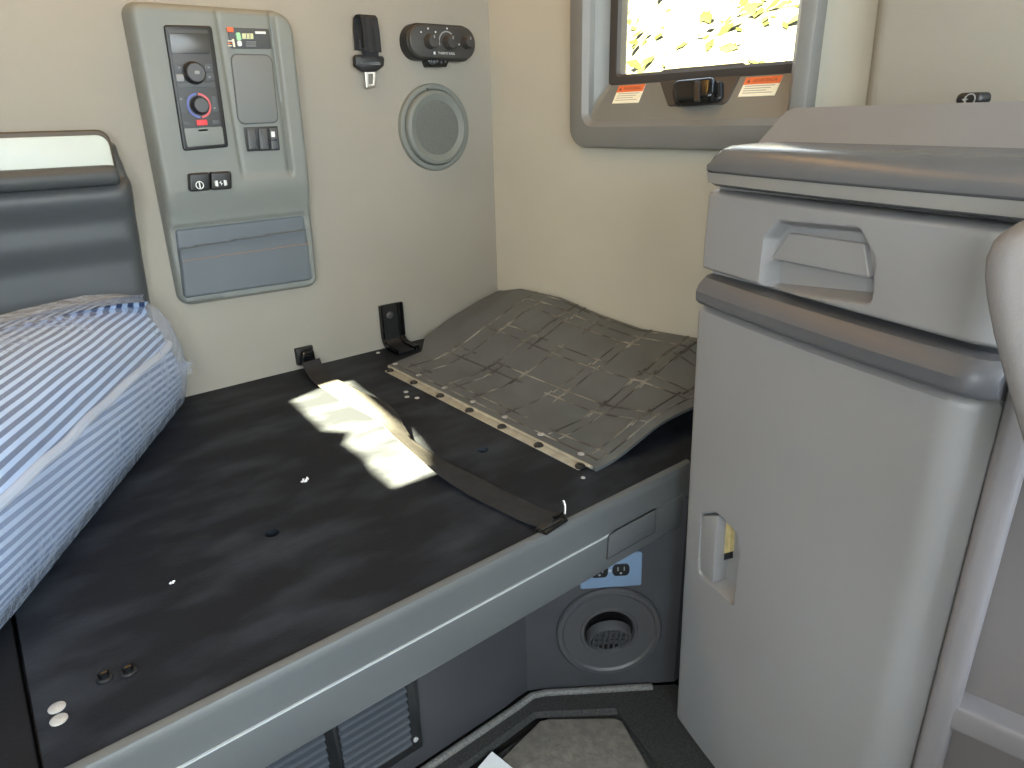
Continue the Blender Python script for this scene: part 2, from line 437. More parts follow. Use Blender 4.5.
# ------------------------------------------------------------------ window on the right wall
w1 = thing('window_1', (0, -.68, .525), None, None, kind='structure')
wt = .03
out = rrect(.345, .968, .525, 1.09, .05, 6)
inn = rrect(.405, .925, .585, 1.03, .022, 6)
b = MB(); b.frame(RIGHT, out, inn, 0, wt, .012); b.build('window_frame', 'wframe', w1)
inn2 = rrect(.385, .985, .57, 1.03, .02, 6)
gq = at(620.5, 74.8, 0, .036); gu0, gu1, gz0, gz1 = -gq.y, .95, gq.z, 1.0
gin = rrect(gu0-.03, .952, gz0-.022, gz1, .012, 6)
# moulded liner sloping from the bezel back to the seal
b = MB(); ring0 = [b.v(RIGHT, (u, v, .018)) for u, v in rrect(.39, .945, .578, 1.03, .02, 6)]
ring1 = [b.v(RIGHT, (u, v, .012)) for u, v in rrect(.398, .94, .594, 1.03, .02, 6)]
ring2 = [b.v(RIGHT, (u, v, -.03)) for u, v in gin]
ring3 = [b.v(RIGHT, (u, v, -.05)) for u, v in gin]
b.rings([ring0, ring1, ring2, ring3], cap0=False, cap1=False); b.build('window_liner', 'wsill', w1, ang=50)
b = MB(); b.frame(RIGHT, rrect(gu0-.034, .953, gz0-.024, gz1+.02, .012, 6), rrect(gu0, .945, gz0, gz1, .006, 6), -.055, -.028, .006); b.build('window_sash', 'sash', w1)
b = MB(); b.box(RIGHT, gu0-.01, .95, gz0-.01, gz1+.01, -.048, -.044); b.build('window_pane', 'glass', w1)
# sill slope frame for latch and stickers
pa = RIGHT @ V((.70, .594, .0125)); pb = RIGHT @ V((.70, .662, -.03))
SILL = frame(pa, (0, -1, 0), (pb-pa))
def sq(pts, w=0): return fps(SILL, pts, w)
b = MB(); b.slab(SILL, rpoly(sq([(656, 70), (748, 62), (726, 104), (668, 106)], .002), .012), -.002, .003, .002); b.build('latch_recess', 'sash', w1)
lat = MB(); lat.slab(SILL, rpoly(sq([(671, 86), (722, 80), (722, 100), (674, 104)], .01), .01), .0, .012, .006); lt = lat.build('latch_housing', 'black', w1)
lat = MB(); lat.slab(SILL, rpoly(sq([(671, 80), (714, 76), (712, 98), (676, 102)], .03), .012), .012, .034, .01, 4); lat.build('latch_handle', 'gloss', w1)
b = MB(); q = sq([(693, 80), (699, 80), (699, 101), (693, 101)], .04); b.slab(SILL, rpoly(q, .003), .034, .038, .002); b.build('latch_pin', 'black', w1)
def sticker(px, word, lab):
    q = [V(p) for p in sq(px, .002)]
    uL = (q[0].x+q[3].x)/2; uR = (q[1].x+q[2].x)/2; vT = (q[0].y+q[1].y)/2; vB = (q[2].y+q[3].y)/2
    sh = ((q[0].x-q[3].x)+(q[1].x-q[2].x))/2/(vT-vB)
    vM = (vT+vB)/2
    MS = SILL @ Matrix(((1, sh, 0, (uL+uR)/2), (0, 1, 0, vM), (0, 0, 1, 0), (0, 0, 0, 1)))
    W, H = uR-uL, vT-vB
    b = MB(); b.box(MS, -W/2, W/2, -H/2, H/2, .0005, .002); st = b.build('warning_sticker', 'sticker', w1); st['label'] = lab
    b = MB(); b.box(MS, -W/2, W/2, H/2-H*.38, H/2, .002, .0026); b.build('sticker_header', 'sticker_o', st)
    text(word, MS, (W*.07, H*.31), .003, W*.66, H*.17, 'ink', st)
    b = MB(); b.slab(MS, [(-W*.43, H*.22), (-W*.33, H*.22), (-W*.38, H*.4)], .0026, .003); b.build('warning_triangle', 'ink', st)
    b = MB()
    for k in range(4): b.box(MS, -W*.42, W*(.4-.09*(k % 3)), H*(.02-.12*k), H*(.05-.12*k), .002, .0023)
    b.build('sticker_print', 'ink2', st)
sticker([(619, 86), (646, 84), (638, 102), (612, 104)], 'WARNING', 'small white and orange warning sticker nearer the corner')
sticker([(746, 78), (784, 75), (774, 95), (738, 97)], 'ADVERTENCIA', 'wider white and orange warning sticker nearer the cabinet')

# ------------------------------------------------------------------ bright bank outside the window
b = MB()
def bank(s, t):
    x = 3.0+s*7; y = -7+t*16
    n = noise.noise(V((x*.8, y*.8, 0)))*.35+noise.noise(V((x*2.4, y*2.4, 3)))*.12
    return V((x, y, -.9+s*5.2+n))
b.grid(50, 90, bank, V((0, 0, -.5)))
gb = tag(b.build('grass_bank', 'leaf', base=(3, 0, -.9)), 'bright sunlit grass bank seen through the window', 'grass', kind='stuff')
b = MB()
for k in range(2600):
    s, t = random.random(), random.random(); p = bank(s, t); sz = random.uniform(.08, .26)
    nl = V((-.6+random.uniform(-.4, .4), random.uniform(-.5, .5), .8)).normalized(); d = nl.cross(V((random.uniform(-1, 1), random.uniform(-1, 1), random.uniform(-1, 1)))).normalized(); e = nl.cross(d)*sz*.3
    a = p+nl*.02
    b.f([b.bm.verts.new(x) for x in (a, a+d*sz*.5+e, a+d*sz, a+d*sz*.5-e)])
b.build('foliage', 'leaf2', gb, recalc=False)['kind'] = 'stuff'

# ================================================================== BUNK
RY = -1.0
bk = thing('bunk_platform', (-1.1, -.5, ZF), 'black bunk base with grey front rail and small round holes in its deck', 'bunk')
hol = [circle(at(272, 533, 2, 0).to_2d(), .0115, 20), circle(at(483, 450, 2, 0).to_2d(), .0115, 20)]
# deck board with its two holes
b = MB(); o_ = ccw([(-1.345, -.985), (0, -.985), (0, 0), (-1.338, 0)])
for w in (0, -.02):
    ed = []; 
    for lp in [o_]+hol:
        vs = [b.v(DECK, (u, v, w)) for u, v in lp]
        ed += [b.bm.edges.new((vs[i-1], vs[i])) for i in range(len(vs))]
        if w == 0: b.attr.setdefault('top', []).append(vs)
        else: b.attr.setdefault('bot', []).append(vs)
    bmesh.ops.triangle_fill(b.bm, use_beauty=True, use_dissolve=False, edges=ed)
for A, Bq in zip(b.attr['top'], b.attr['bot']):
    for i in range(len(A)): b.f((A[i-1], A[i], Bq[i], Bq[i-1]))
b.build('deck_board', 'deck', bk)
b = MB(); b.box(None, -2.2, -1.349, -.985, 0, -.024, -.004, .002); o = b.build('deck_board', 'deck2', bk); o['label'] = 'darker deck board under the mattress'
b = MB(); b.box(None, -2.2, 0, -.96, 0, -.06, -.026); b.build('deck_frame', 'black', bk)
# rail profile (y, z)
prof = [(-.984, -.03), (-.984, .001), (-.986, .004), (-.992, .0045), (-.997, .002), (-1.0, -.004), (-1.0005, -.012), (-1.001, -.05),
        (-1.001, -.0525), (-1.0035, -.0545), (-1.004, -.057), (-1.004, -.116), (-1.002, -.1215), (-.998, -.123), (-.93, -.123), (-.93, -.11), (-.99, -.11), (-.99, -.03)]
b = MB(); XR = -.335
rs = [[b.bm.verts.new((x, y, z)) for y, z in prof] for x in (-2.2, XR)]
b.rings(rs); rail = b.build('front_rail', 'rail', bk)
b = MB(); b.box(None, -2.2, -.47, -1.0046, -1.002, -.0552, -.0528); b.build('highlight_strip', 'railglint', rail)  # highlight along the step, painted as a light grey strip
RAILF = frame((0, -1.004, 0), (1, 0, 0), (0, 0, 1))
fl = rpoly(fps(RAILF, [(606, 560), (608, 535), (618, 528.5), (656, 508), (655, 532)]), .003)
b = MB(); b.slab(RAILF, fl, 0, .0008); gp = b.build('flap_gap', 'black', rail)
b = MB(); b.slab(RAILF, inset(fl, .0022), 0.0, .0018, .001); b.build('access_flap', 'rail', rail)
# fasteners on the deck
def disc(px, r, h, m, name, parent, z=0.0, hex_=False):
    c = at(*px, 2, z); b = MB()
    b.lathe(DECK, [(r, z-.001), (r, z+h*.6), (r*.8, z+h), (r*.3, z+h)], 6 if hex_ else 18, cap0=True, c=(c.x, c.y))
    if not hex_: b.lathe(DECK, [(r*.3, z+h), (r*.25, z+h*1.2)], 10, c=(c.x, c.y))
    return b.build(name, m, parent)
for px in ((105, 679), (129, 673)):
    o = disc(px, .009, .004, 'black', 'bolt', bk); c = at(*px, 2, 0)
    b = MB(); b.lathe(DECK, [(.0062, .003), (.0058, .011), (.004, .012)], 6, c=(c.x, c.y)); b.build('bolt_head', 'gloss', o)
for px in ((57, 708), (59, 720)): disc(px, .0088, .002, 'rivet', 'washer', bk)
for px in ((406, 392), (407, 397), (417, 398)): disc(px, .0058, .0015, 'rivet', 'rivet', bk)
disc((583, 478), .004, .002, 'rivet', 'rivet', bk)

# white scraps of lint
def scrap(px, n, r, lab):
    c = at(*px, 2, 0); b = MB()
    for k in range(n):
        a = random.random()*6; p = c+V((math.cos(a), math.sin(a), 0))*r*random.random()
        q = [p+V((random.uniform(-1, 1)*r*.5, random.uniform(-1, 1)*r*.5, random.uniform(.0005, .004))) for _ in range(4)]
        b.tube([q[0], q[1], q[2]], .0014, 5)
    return tag(b.build('lint_scrap', 'paper', base=c), lab, 'lint')
scrap((305, 482), 6, .007, 'larger white scrap of lint lying left of the sunlit patch')
scrap((174, 583), 2, .004, 'tiny white fleck of lint on the deck beside the mattress')

# ------------------------------------------------------------------ hinged lid
lid = thing('hinged_lid', (-.49, -.5, 0), 'black rubber lid with square ribs leaning up against the corner', 'lid')
HT = [(-.92, .03), (-.84, .07), (-.758, .108), (-.587, .094), (-.45, .102), (-.295, .121), (-.12, .117), (-.03, .095)]
def lidz(x, y):
    H = interp(HT, y)
    a = max(0, min(1, (x+.36)/.35))
    z = H*(a*a*(3-2*a)*.35+a*.65)
    z += .032*sm(-.47, -.30, x)*sm(-.72, -.9, y)*(1-sm(-.3, 0, x))
    return .006+z
Y0, Y1 = -.155, -.9
def lidp(s, t, dz=0.0):
    # the rear edge runs out towards the corner
    x = -.487+s*.480
    ya = interp([(-.487, -.150), (-.36, -.115), (-.30, -.04), (-.2, -.02), (0, -.02)], x)
    y = ya+(Y1-.004-ya)*t
    return V((x, y, lidz(x, y)+dz))
b = MB(); b.grid(56, 90, lambda s, t: lidp(s, t), V((0, 0, -.006))); b.build('lid_panel', 'lid', lid, ang=60)
b = MB()
def rib(x0, y0, x1, y1, w=.0019):
    n = 16; pts = []
    for k in range(n+1):
        x = x0+(x1-x0)*k/n; y = y0+(y1-y0)*k/n
        pts.append(V((x, y, lidz(x, y)+.0003)))
    b.tube(pts, w, 5)
xs = [-.436, -.325, -.295, -.2, -.17, -.085, -.052, -.02]
ys = [-.2, -.26, -.37, -.40, -.48, -.60, -.63, -.74, -.77, -.86]
random.seed(8)
for i, x in enumerate(xs):
    for j in range(1, len(ys)):
        if random.random() < .72: rib(x, ys[j-1]+.016, x+.002, ys[j]-.020)
for j, y in enumerate(ys):
    for i in range(len(xs)-1):
        if random.random() < .72: rib(xs[i]-.018, y, xs[i+1]+.014, y+.008)
rib(-.468, -.17, -.462, -.885); rib(-.46, -.885, -.03, -.875)
b.build('rib', 'rib', lid)
b = MB()
st = [at(388, 369, 2, .002), at(572, 466, 2, .002)]
b.slab(DECK, rpoly([(-.508, -.172), (-.486, -.172), (-.486, -.872), (-.508, -.882)], .003), 0, .003, .001); hs = b.build('hinge_strip', 'strip', lid)
b = MB()
b.tube([(-.4885, y, .005) for y in (-.16, -.5, -.895)], .0035, 10)
b.build('hinge_pin', 'strip', lid)
for k in range(7):
    y = -.185-.69*(k/6)**1.0
    bb = MB(); bb.lathe(DECK, [(.010, .002), (.010, .005), (.007, .0075), (.0035, .0075), (.003, .0055)], 18, c=(-.4985, y)); bb.build('bolt', 'black', lid)
    bb = MB(); z = lidz(-.466, y+.03)
    bb.lathe(DECK, [(.0072, z-.001), (.007, z+.001), (.003, z+.002)], 16, c=(-.466, y+.03)); bb.build('rivet', 'rivet', lid)

# ------------------------------------------------------------------ wall bracket
br = thing('wall_bracket', (-.385, 0, 0), 'black L-shaped steel bracket bolted at the foot of the rear wall', 'bracket')
b = MB()
prof = [(-.004, .125)]+[(-.004, z) for z in (.1, .06, .035)]+[(-.008, .02), (-.018, .010), (-.032, .006), (-.085, .004)]
def lsec(x0, x1, off):
    rs = []
    for (y, z) in prof:
        nrm = V((0, -1, .0)) if z > .03 else (V((0, -.5, .85)) if z > .0065 else V((0, 0, 1)))
        p = V((0, y, z)); q = p+nrm*off
        rs.append([b.bm.verts.new((x0, p.y, p.z)), b.bm.verts.new((x1, p.y, p.z)), b.bm.verts.new((x1, q.y, q.z)), b.bm.verts.new((x0, q.y, q.z))])
    b.rings(rs)
lsec(-.420, -.352, .004); b.build('bracket_plate', 'black', br)
for x in (-.417, -.362, -.352):
    b = MB(); lsec(x-.003, x+.003, .011); b.build('stiffening_rib', 'gloss', br)
b = MB(); b.lathe(REAR, [(.010, .006), (.010, .011), (.006, .014)], 18, c=(-.39, .094)); b.build('bolt', 'vent', br)
disc((378, 353), .0055, .002, 'rivet', 'rivet', bk); disc((411, 345), .0055, .002, 'rivet', 'rivet', bk)

# ------------------------------------------------------------------ restraint strap
sp = thing('restraint_strap', (-.65, -.05, 0), 'black webbing strap lying loose across the deck from wall hook to front rail', 'strap')
path = [  # centre pixel, height above the deck, sideways tilt
    (311, 361, .030, .0), (315, 370, .012, 0), (322, 379, .006, .02), (335, 387, .010, .1), (352, 397, .018, .2), (369, 405, .026, .25), (384, 414, .030, .1),
    (394, 426, .022, -.3), (405, 440, .014, -.5), (420, 452, .012, -.45), (437, 464, .016, -.3), (456, 476, .010, -.1), (480, 490, .005, 0), (506, 503, .004, 0), (532, 515, .004, 0), (552, 522, .006, 0)]
cps = [(at(x, y, 2, z), t) for x, y, z, t in path]
def spl(k):
    i = min(int(k), len(cps)-2); f = k-i
    P = [cps[max(0, min(len(cps)-1, j))] for j in (i-1, i, i+1, i+2)]
    def c(a, b_, c_, d): return .5*((2*b_)+(-a+c_)*f+(2*a-5*b_+4*c_-d)*f*f+(-a+3*b_-3*c_+d)*f**3)
    return c(*[p[0] for p in P]), c(*[p[1] for p in P])
b = MB(); W = .025
def strap_pt(s, t):
    p, tl = spl(s*(len(cps)-1)); q = p+V((math.cos(tl), .12, math.sin(tl)))*W*(2*t-1)
    q.z = max(q.z, .0022); return q
b.grid(120, 6, strap_pt, V((0, 0, .0016))); b.build('webbing', 'belt', sp, ang=60)
b = MB(); hk = at(306, 358, 1, -.006)
b.box(REAR, hk.x-.026, hk.x+.022, .012, .058, .0, .010, .003); whk = b.build('wall_hook', 'black', sp)
b = MB(); b.slab(REAR, rpoly([(hk.x-.018, .014), (hk.x+.022, .014), (hk.x+.018, .05), (hk.x-.014, .05)], .006), .010, .022, .005); b.build('hook_tongue', 'gloss', whk)
e0 = at(556, 524, 2, .01)
b = MB(); b.tube([e0+V(d) for d in ((-.028, .012, -.004), (-.026, -.006, -.003), (.022, .0, -.002), (.028, .016, .0), (.01, .016, -.001))], .003, 8); b.build('buckle', 'gloss', sp)
b = MB(); b.tube([e0+V(d) for d in ((.03, .012, .0), (.036, .018, .010), (.036, .022, .018))], .002, 8); b.build('buckle_pin', 'chrome', sp)
b = MB(); b.box(DECK, e0.x-.03, e0.x+.022, e0.y+.004, e0.y+.016, .001, .008, .002); b.build('buckle_bar', 'black', sp)

# ------------------------------------------------------------------ kick panel, vent, outlet plate, louvre
pl = [(-2.2, -.832), (-.66, -.832), (-.625, -.829), (-.597, -.829)] 
kk = [KA+KU*d for d in (.02, .26, .30)]
pl += [(p.x, p.y) for p in kk]+[(.0, kk[-1].y)]
b = MB(); pl2 = [(x, y+.03) for x, y in reversed(pl)]
KO = ccw(pl+pl2); b.slab(DECK, KO, ZF, -.062); b.build('kick_panel', 'kick', bk, ang=20)
lv = thing('louvre_grille', (-1.1, -.85, -.2), 'grey horizontal louvre grille in a black frame under the bunk rail', 'grille')
KF = frame((0, -.832, 0), (1, 0, 0), (0, 0, 1))
c1 = fp(KF, 410, 680, .005); c2 = fp(KF, 417, 741, .005); c3 = fp(KF, 330, 730, .005)
zb, zt = c2[1], -.06; ux1 = (c1[0]+c2[0])/2; um = c3[0]; zb2 = zb-.02
b = MB()
for a, c in ((ux1-.012, ux1+.010), (um-.011, um+.011), (um-.36, um-.338)): b.box(KF, a, c, zb-.01, zt, 0, .010, .002)
b.box(KF, um-.36, ux1+.01, zb-.018, zb+.002, 0, .008, .002); b.box(KF, um-.36, ux1+.01, zt-.01, zt, 0, .008, .002)
b.box(KF, um-.35, ux1, zb, zt, 0, .001); b.build('grille_frame', 'black', lv)
nl = 10; pitch = .0172
for a, c in ((um+.012, ux1-.013), (um-.337, um-.012)):
    for k in range(11):
        z = zb+.008+k*pitch
        if z > zt-.012: break
        bb = MB(); rs = []
        for u in (a, c): rs.append([bb.v(KF, (u, z+dz, w)) for dz, w in ((0, .002), (-.003, .010), (.0005, .0135), (.006, .012), (.0095, .004), (.0095, .002))])
        bb.rings(rs); bb.build('louvre_slat', 'louvre', lv)
for px in ((408, 679), (416, 739)):
    u, v = fp(KF, *px, .01); bb = MB(); bb.lathe(KF, [(.005, .009), (.005, .012), (.002, .0135)], 14, c=(u-.001, v)); bb.build('screw', 'rivet', lv)

vt = thing('air_vent', KICK @ V((0, 0, -.3)), 'round dark air vent on the angled panel under the bunk', 'vent')
cl, crt, ctp, cbt = fp(KICK, 556, 628), fp(KICK, 661, 626), fp(KICK, 607, 588), fp(KICK, 607, 670)
vc = ((cl[0]+crt[0])/2, (ctp[1]+cbt[1])/2); R0 = (crt[0]-cl[0])/2
b = MB(); b.lathe(KICK, [(R0, 0), (R0, .006), (R0*.97, .010), (R0*.9, .010), (R0*.86, .006), (R0*.55, .004), (R0*.53, .007), (R0*.49, .007), (R0*.46, .002), (R0*.44, -.02)], 64, cap1=False, c=vc); b.build('vent_ring', 'vent', vt)
b = MB(); b.lathe(KICK, [(R0*.47, .0005), (R0*.3, .0006)], 40, c=vc); b.build('vent_throat', 'gloss', vt)
# swivelling ball with cross bars, turned down
ba = MB(); TILT = KICK @ Matrix.Translation((vc[0], vc[1]-.008, .004)) @ Matrix.Rotation(math.radians(20), 4, 'X')
ba.lathe(TILT, [(R0*.42, -.006), (R0*.415, .008), (R0*.40, .013), (R0*.37, .013), (R0*.36, .008), (R0*.355, .0)], 40, cap1=True); bl = ba.build('vent_ball', 'vent', vt)
g = MB(); RR = R0*.36
for k in range(-3, 4):
    h = k*RR/3.6; L = math.sqrt(max(0, RR*RR-h*h)); g.box(TILT, h-.002, h+.002, -L, L, -.002, .010)
for k in range(-1, 2):
    h = k*RR/2; L = math.sqrt(RR*RR-h*h); g.box(TILT, -L, L, h-.0018, h+.0018, -.002, .009)
g.build('vent_grid', 'kick', bl)

ou = thing('outlet_plate', KICK @ V((0, 0, -.2)), 'blue film covered outlet plate with two sockets tucked under the rail', 'outlet')
pq = fps(KICK, [(580, 588), (641, 584), (642, 551), (600, 553), (580, 560)])
b = MB(); b.slab(KICK, rpoly([pq[0], pq[1], pq[2], (pq[0][0], pq[2][1])], .004), 0, .004, .0015); b.build('cover_plate', 'bluefilm', ou)
for px in ((599.5, 572), (621, 570)):
    u, v = fp(KICK, *px, .005); b = MB(); r_ = .0175
    o_ = [(u+max(-.0165, min(.0165, r_*math.cos(a*PI/16))), v+max(-.0135, min(.0135, r_*math.sin(a*PI/16)))) for a in range(32)]
    b.slab(KICK, o_, .003, .0055, .001); rc = b.build('receptacle', 'black', ou)
    b = MB()
    for du, dv, hh in ((-.006, .003, .004), (.006, .003, .0045)): b.box(KICK, u+du-.001, u+du+.001, v+dv-hh, v+dv+hh, .0055, .0062)
    b.lathe(KICK, [(.0025, .0055), (.002, .0062)], 12, c=(u, v-.007)); b.build('socket_slot', 'dim', rc)
u, v = fp(KICK, 610, 571, .005); b = MB(); b.lathe(KICK, [(.003, .0035), (.003, .005), (.001, .0055)], 12, c=(u, v)); b.build('screw', 'rivet', ou)

# ------------------------------------------------------------------ floor liner and mat
ln = thing('floor_liner', (-.8, -1.3, ZF-.03), 'black speckled rubber floor liner with raised edge', 'liner')
zc = ZF+.0
edge = [(-2.2, -.853), (-.62, -.853)]+[(p.x-.004, p.y-.003) for p in (KA+KU*.0, KA+KU*.3)]+[(-.30, -1.2)]
r1 = [at(x, y, 2, zc) for x, y in ((430, 767), (523, 695), (545, 689), (650, 683))]
inner = [at(x, y, 2, zc) for x, y in ((478, 753), (534, 712), (616, 708), (662, 772))]
dL = V((-1, 0, 0))
outer = [V((-2.2, -.838, zc))]+[V((-.625, -.838, zc)), KA+V((-.004, -.008, zc))]+[KA+KU*.30+V((-.004, -.006, zc)), V((-.345, -1.2, zc)), V((-.40, -2.2, zc))]
inn_ = [V((-2.1, -1.0, zc)), V((inner[1].x-.03, -1.0+.0, zc)), inner[1], inner[2], inner[3], V((inner[3].x-.05, -2.1, zc))]
inn_[1] = V((inner[0].x, inner[0].y, zc)); inn_[0] = V((-2.1, inner[0].y-.0, zc))
b = MB()
L = [[b.bm.verts.new(p+V((0, 0, dz))) for p in ps] for ps, dz in ((outer, -.03), (outer, .0), (inn_, .0), ([p+V((0, -.006, 0)) for p in inn_], -.012))]
b.rings(L, closed=False, cap0=False, cap1=False)
b.box(None, -2.2, -.4, -2.2, -.9, ZF-.03, ZF-.012); b.build('liner_tray', 'liner', ln)
b = MB(); bead = [V((-2.2, -.848, zc)), V((-.64, -.848, zc)), V((-.60, -.846, zc)), KA+KU*.03+V((-.006, -.010, zc)), KA+KU*.25+V((-.006, -.010, zc))]
b.tube([p+V((0, 0, .001)) for p in bead], .0075, 10); b.build('liner_bead', 'curb', ln)
mq = [at(x, y, 2, ZF-.004) for x, y in ((470, 790), (540, 721), (549, 719), (614, 718), (622, 721), (662, 790))]
b = MB(); mo = [(p.x, p.y) for p in mq]
b.slab(DECK, rpoly(mo, .006), ZF-.012, ZF-.002, .004); tag(b.build('floor_mat', 'fmat', base=(-.75, -1.2, ZF)), 'worn grey floor mat lying in the liner', 'mat')
b = MB(); PM = frame(at(497, 768, 2, -.2), (.75, .35, 0), (-.35, .75, .15))
# sheet of paper: one corner shows; it lies on the mat
pz = ZF+.001; a0 = at(492, 752, 2, pz); a1 = at(478, 768, 2, pz); a2 = at(512, 768, 2, pz)
d1 = (a1-a0).normalized(); d2 = (a2-a0).normalized()
b.grid(8, 10, lambda s, t: a0+d1*(.21*s)+d2*(.28*t)+V((0, 0, .001+.004*s*t)), V((0, 0, .0006))); tag(b.build('paper_sheet', 'paper', base=a0), 'corner of a white paper sheet on the floor mat', 'paper')

# ================================================================== REAR WALL THINGS
# ---- moulded storage bin with padded lip
T = .075
bn = thing('storage_bin', (-1.5, 0, .2), 'dark grey moulded wall bin with a rolled lip above the mattress', 'bin')
tl = fp(REAR, 112, 141, T); brp = fp(REAR, 154, 306, T*.7)
UL = -2.15
rr_ = fps(REAR, [(112, 142), (128, 158), (134, 185), (152, 285), (154, 306)], T*.75)
ztop = rr_[0][1]; zbot = .17
lu1 = fp(REAR, 116, 172, T)[0]; zsl = fp(REAR, 60, 179, .09)[1]-.004
quad = [(UL, ztop), (rr_[1][0], ztop), (rr_[4][0], zbot), (UL, zbot)]
outl = rpoly([(UL, zbot), (rr_[4][0]+.002, zbot), (rr_[4][0]+.002, zbot+.05), (rr_[2][0]+.002, rr_[2][1]), (rr_[0][0]+.012, ztop), (lu1+.004, ztop), (lu1-.006, zsl), (UL, zsl)], [.02, .02, .03, .05, .03, .008, .004, .01])
lipv = fp(REAR, 60, 189, T)[1]; lip2 = fp(REAR, 60, 170, T)[1]
def binh(u, v):
    h = .066
    h += .022*sm(lipv-.075, lipv-.02, v)*(1-sm(lipv+.0, lipv+.012, v))
    h -= .016*sm(lipv-.1, lipv-.16, v)
    return h
b = MB(); b.relief(REAR, quad, 50, 60, binh, outl, R=.03, w0=.0); b.build('bin_shell', 'bin', bn, ang=60)
lu1 = fp(REAR, 118, 172, T)[0]
b = MB(); lipc = fp(REAR, 60, 179, .09)
pr = []
for k in range(13):
    a = PI*k/12-PI/2; pr.append((lipc[1]+.0165*math.sin(a)*1.15, .074+.021*math.cos(a)))
rs = []
for u, sc in ((UL, 1), (lu1-.012, 1), (lu1-.004, .93), (lu1, .7)):
    rs.append([b.v(REAR, (u, lipc[1]+(v-lipc[1])*sc, .05+(w-.05)*sc)) for v, w in [(pr[0][0], .04)]+pr+[(pr[-1][0], .04)]])
b.rings(rs); b.build('padded_lip', 'bin', bn, ang=60)
# white board standing behind the lip
bd = thing('white_board', (-1.4, 0, .5), 'white flat board with a dark rim standing in the wall bin', 'board')
q = fps(REAR, [(0, 133), (107, 133), (107, 165)], .05)
zt_, zb_ = (q[0][1]+q[1][1])/2, .47; u1 = q[1][0]
b = MB(); b.slab(REAR, rrect(-2.1, u1+.004, zb_, zt_+.004, .022), .030, .048, .004); b.build('board_rim', 'board_rim', bd)
b = MB(); b.slab(REAR, rrect(-2.09, u1-.001, zb_+.002, zt_-.006, .02), .048, .051, .001); b.build('board_face', 'board', bd)

# ---- control panel
PW = .05
cp = thing('control_panel', (-.75, 0, .5), 'tall grey moulded control panel with knobs, switches and a pocket on the rear wall', 'control panel')
c4 = fps(REAR, [(127, 5), (287, 11), (317, 286), (187, 303)], PW)
tlq, trq, brq, blq = c4
right_mid = fp(REAR, 307, 160, PW)
pT = fp(REAR, 200, 4, PW*.7)[1]; pTR = fp(REAR, 292, 10, PW*.7); pBR = fp(REAR, 321, 287, PW*.7); pBL = fp(REAR, 186, 308, PW*.7); uTL = fp(REAR, 119, 3, 0)[0]; uBL = fp(REAR, 177, 300, 0)[0]
outq = [(uTL, pT), pTR, (right_mid[0]+.010, right_mid[1]), pBR, (uBL, pBL[1])]
outl = rpoly([tuple(x) for x in outq], [.028, .045, .2, .028, .028], 6)
quad = [(uTL-.004, pT+.004), (pTR[0]+.006, pTR[1]+.004), (pBR[0]+.006, pBR[1]-.004), (uBL-.004, pBL[1]-.004)]
g1 = fps(REAR, [(217, 14), (243, 172)], PW); g2 = fps(REAR, [(272, 18), (291, 172)], PW)
zr = fp(REAR, 210, 192, PW)[1]; zl = fp(REAR, 210, 225, PW)[1]
def line_x(g, v): return g[0][0]+(g[1][0]-g[0][0])*(v-g[0][1])/(g[1][1]-g[0][1])
pk = rpoly(fps(REAR, [(173, 228), (307, 213), (316, 282), (183, 302)], PW-.012), .012)
def ph(u, v):
    up = sm(zl, zr+.01, v)
    h = PW-.016+.016*up
    if v > g1[1][1]-.02:
        k = sm(g1[1][1]-.02, g1[1][1]+.0, v)
        x1 = line_x(g1, v); x2 = line_x(g2, v)
        h -= .006*k*math.exp(-((u-x1)/.004)**2)
        h -= .011*k*math.exp(-((u-x2)/.005)**2)
        if x1 < u < x2: h -= .004*k*min(1, (u-x1)/.006)*min(1, (x2-u)/.006)
    d, _ = sdp(u, v, pk)
    if d < .004: h -= .007*sm(.004, -.002, d)
    return h
b = MB(); b.relief(REAR, quad, 90, 130, ph, outl, R=.016, w0=0); b.build('panel_shell', 'panel', cp, ang=70)
# pocket
pin = inset(ccw(pk), .005); s_ = fps(REAR, [(178, 249), (306, 229)], PW-.014); s2_ = fps(REAR, [(182, 261), (310, 243)], PW-.014)
def pkline(g, u): return g[0][1]+(g[1][1]-g[0][1])*(u-g[0][0])/(g[1][0]-g[0][0])
pqd = fps(REAR, [(175, 229), (305, 214), (316, 281), (185, 301)], PW-.014)
def pkh(u, v):
    lo = pkline(s_, u); d = v-lo
    h = PW-.018
    if d < 0: h += .005+.004*math.exp(d/.012)
    return h
b = MB(); b.relief(REAR, pqd, 44, 60, pkh, pin, R=.006, w0=PW-.028); pko = b.build('pocket', 'pocket', cp, ang=40)
b = MB(); n = 42
for k in range(n):
    u = s2_[0][0]+(s2_[1][0]-s2_[0][0])*(k+.2)/n; u2 = u+(s2_[1][0]-s2_[0][0])*.55/n
    b.tube([(u, pkline(s2_, u), PW-.0115), (u2, pkline(s2_, u2), PW-.0115)], .0008, 5, REAR)
b.build('stitching', 'thread', pko)
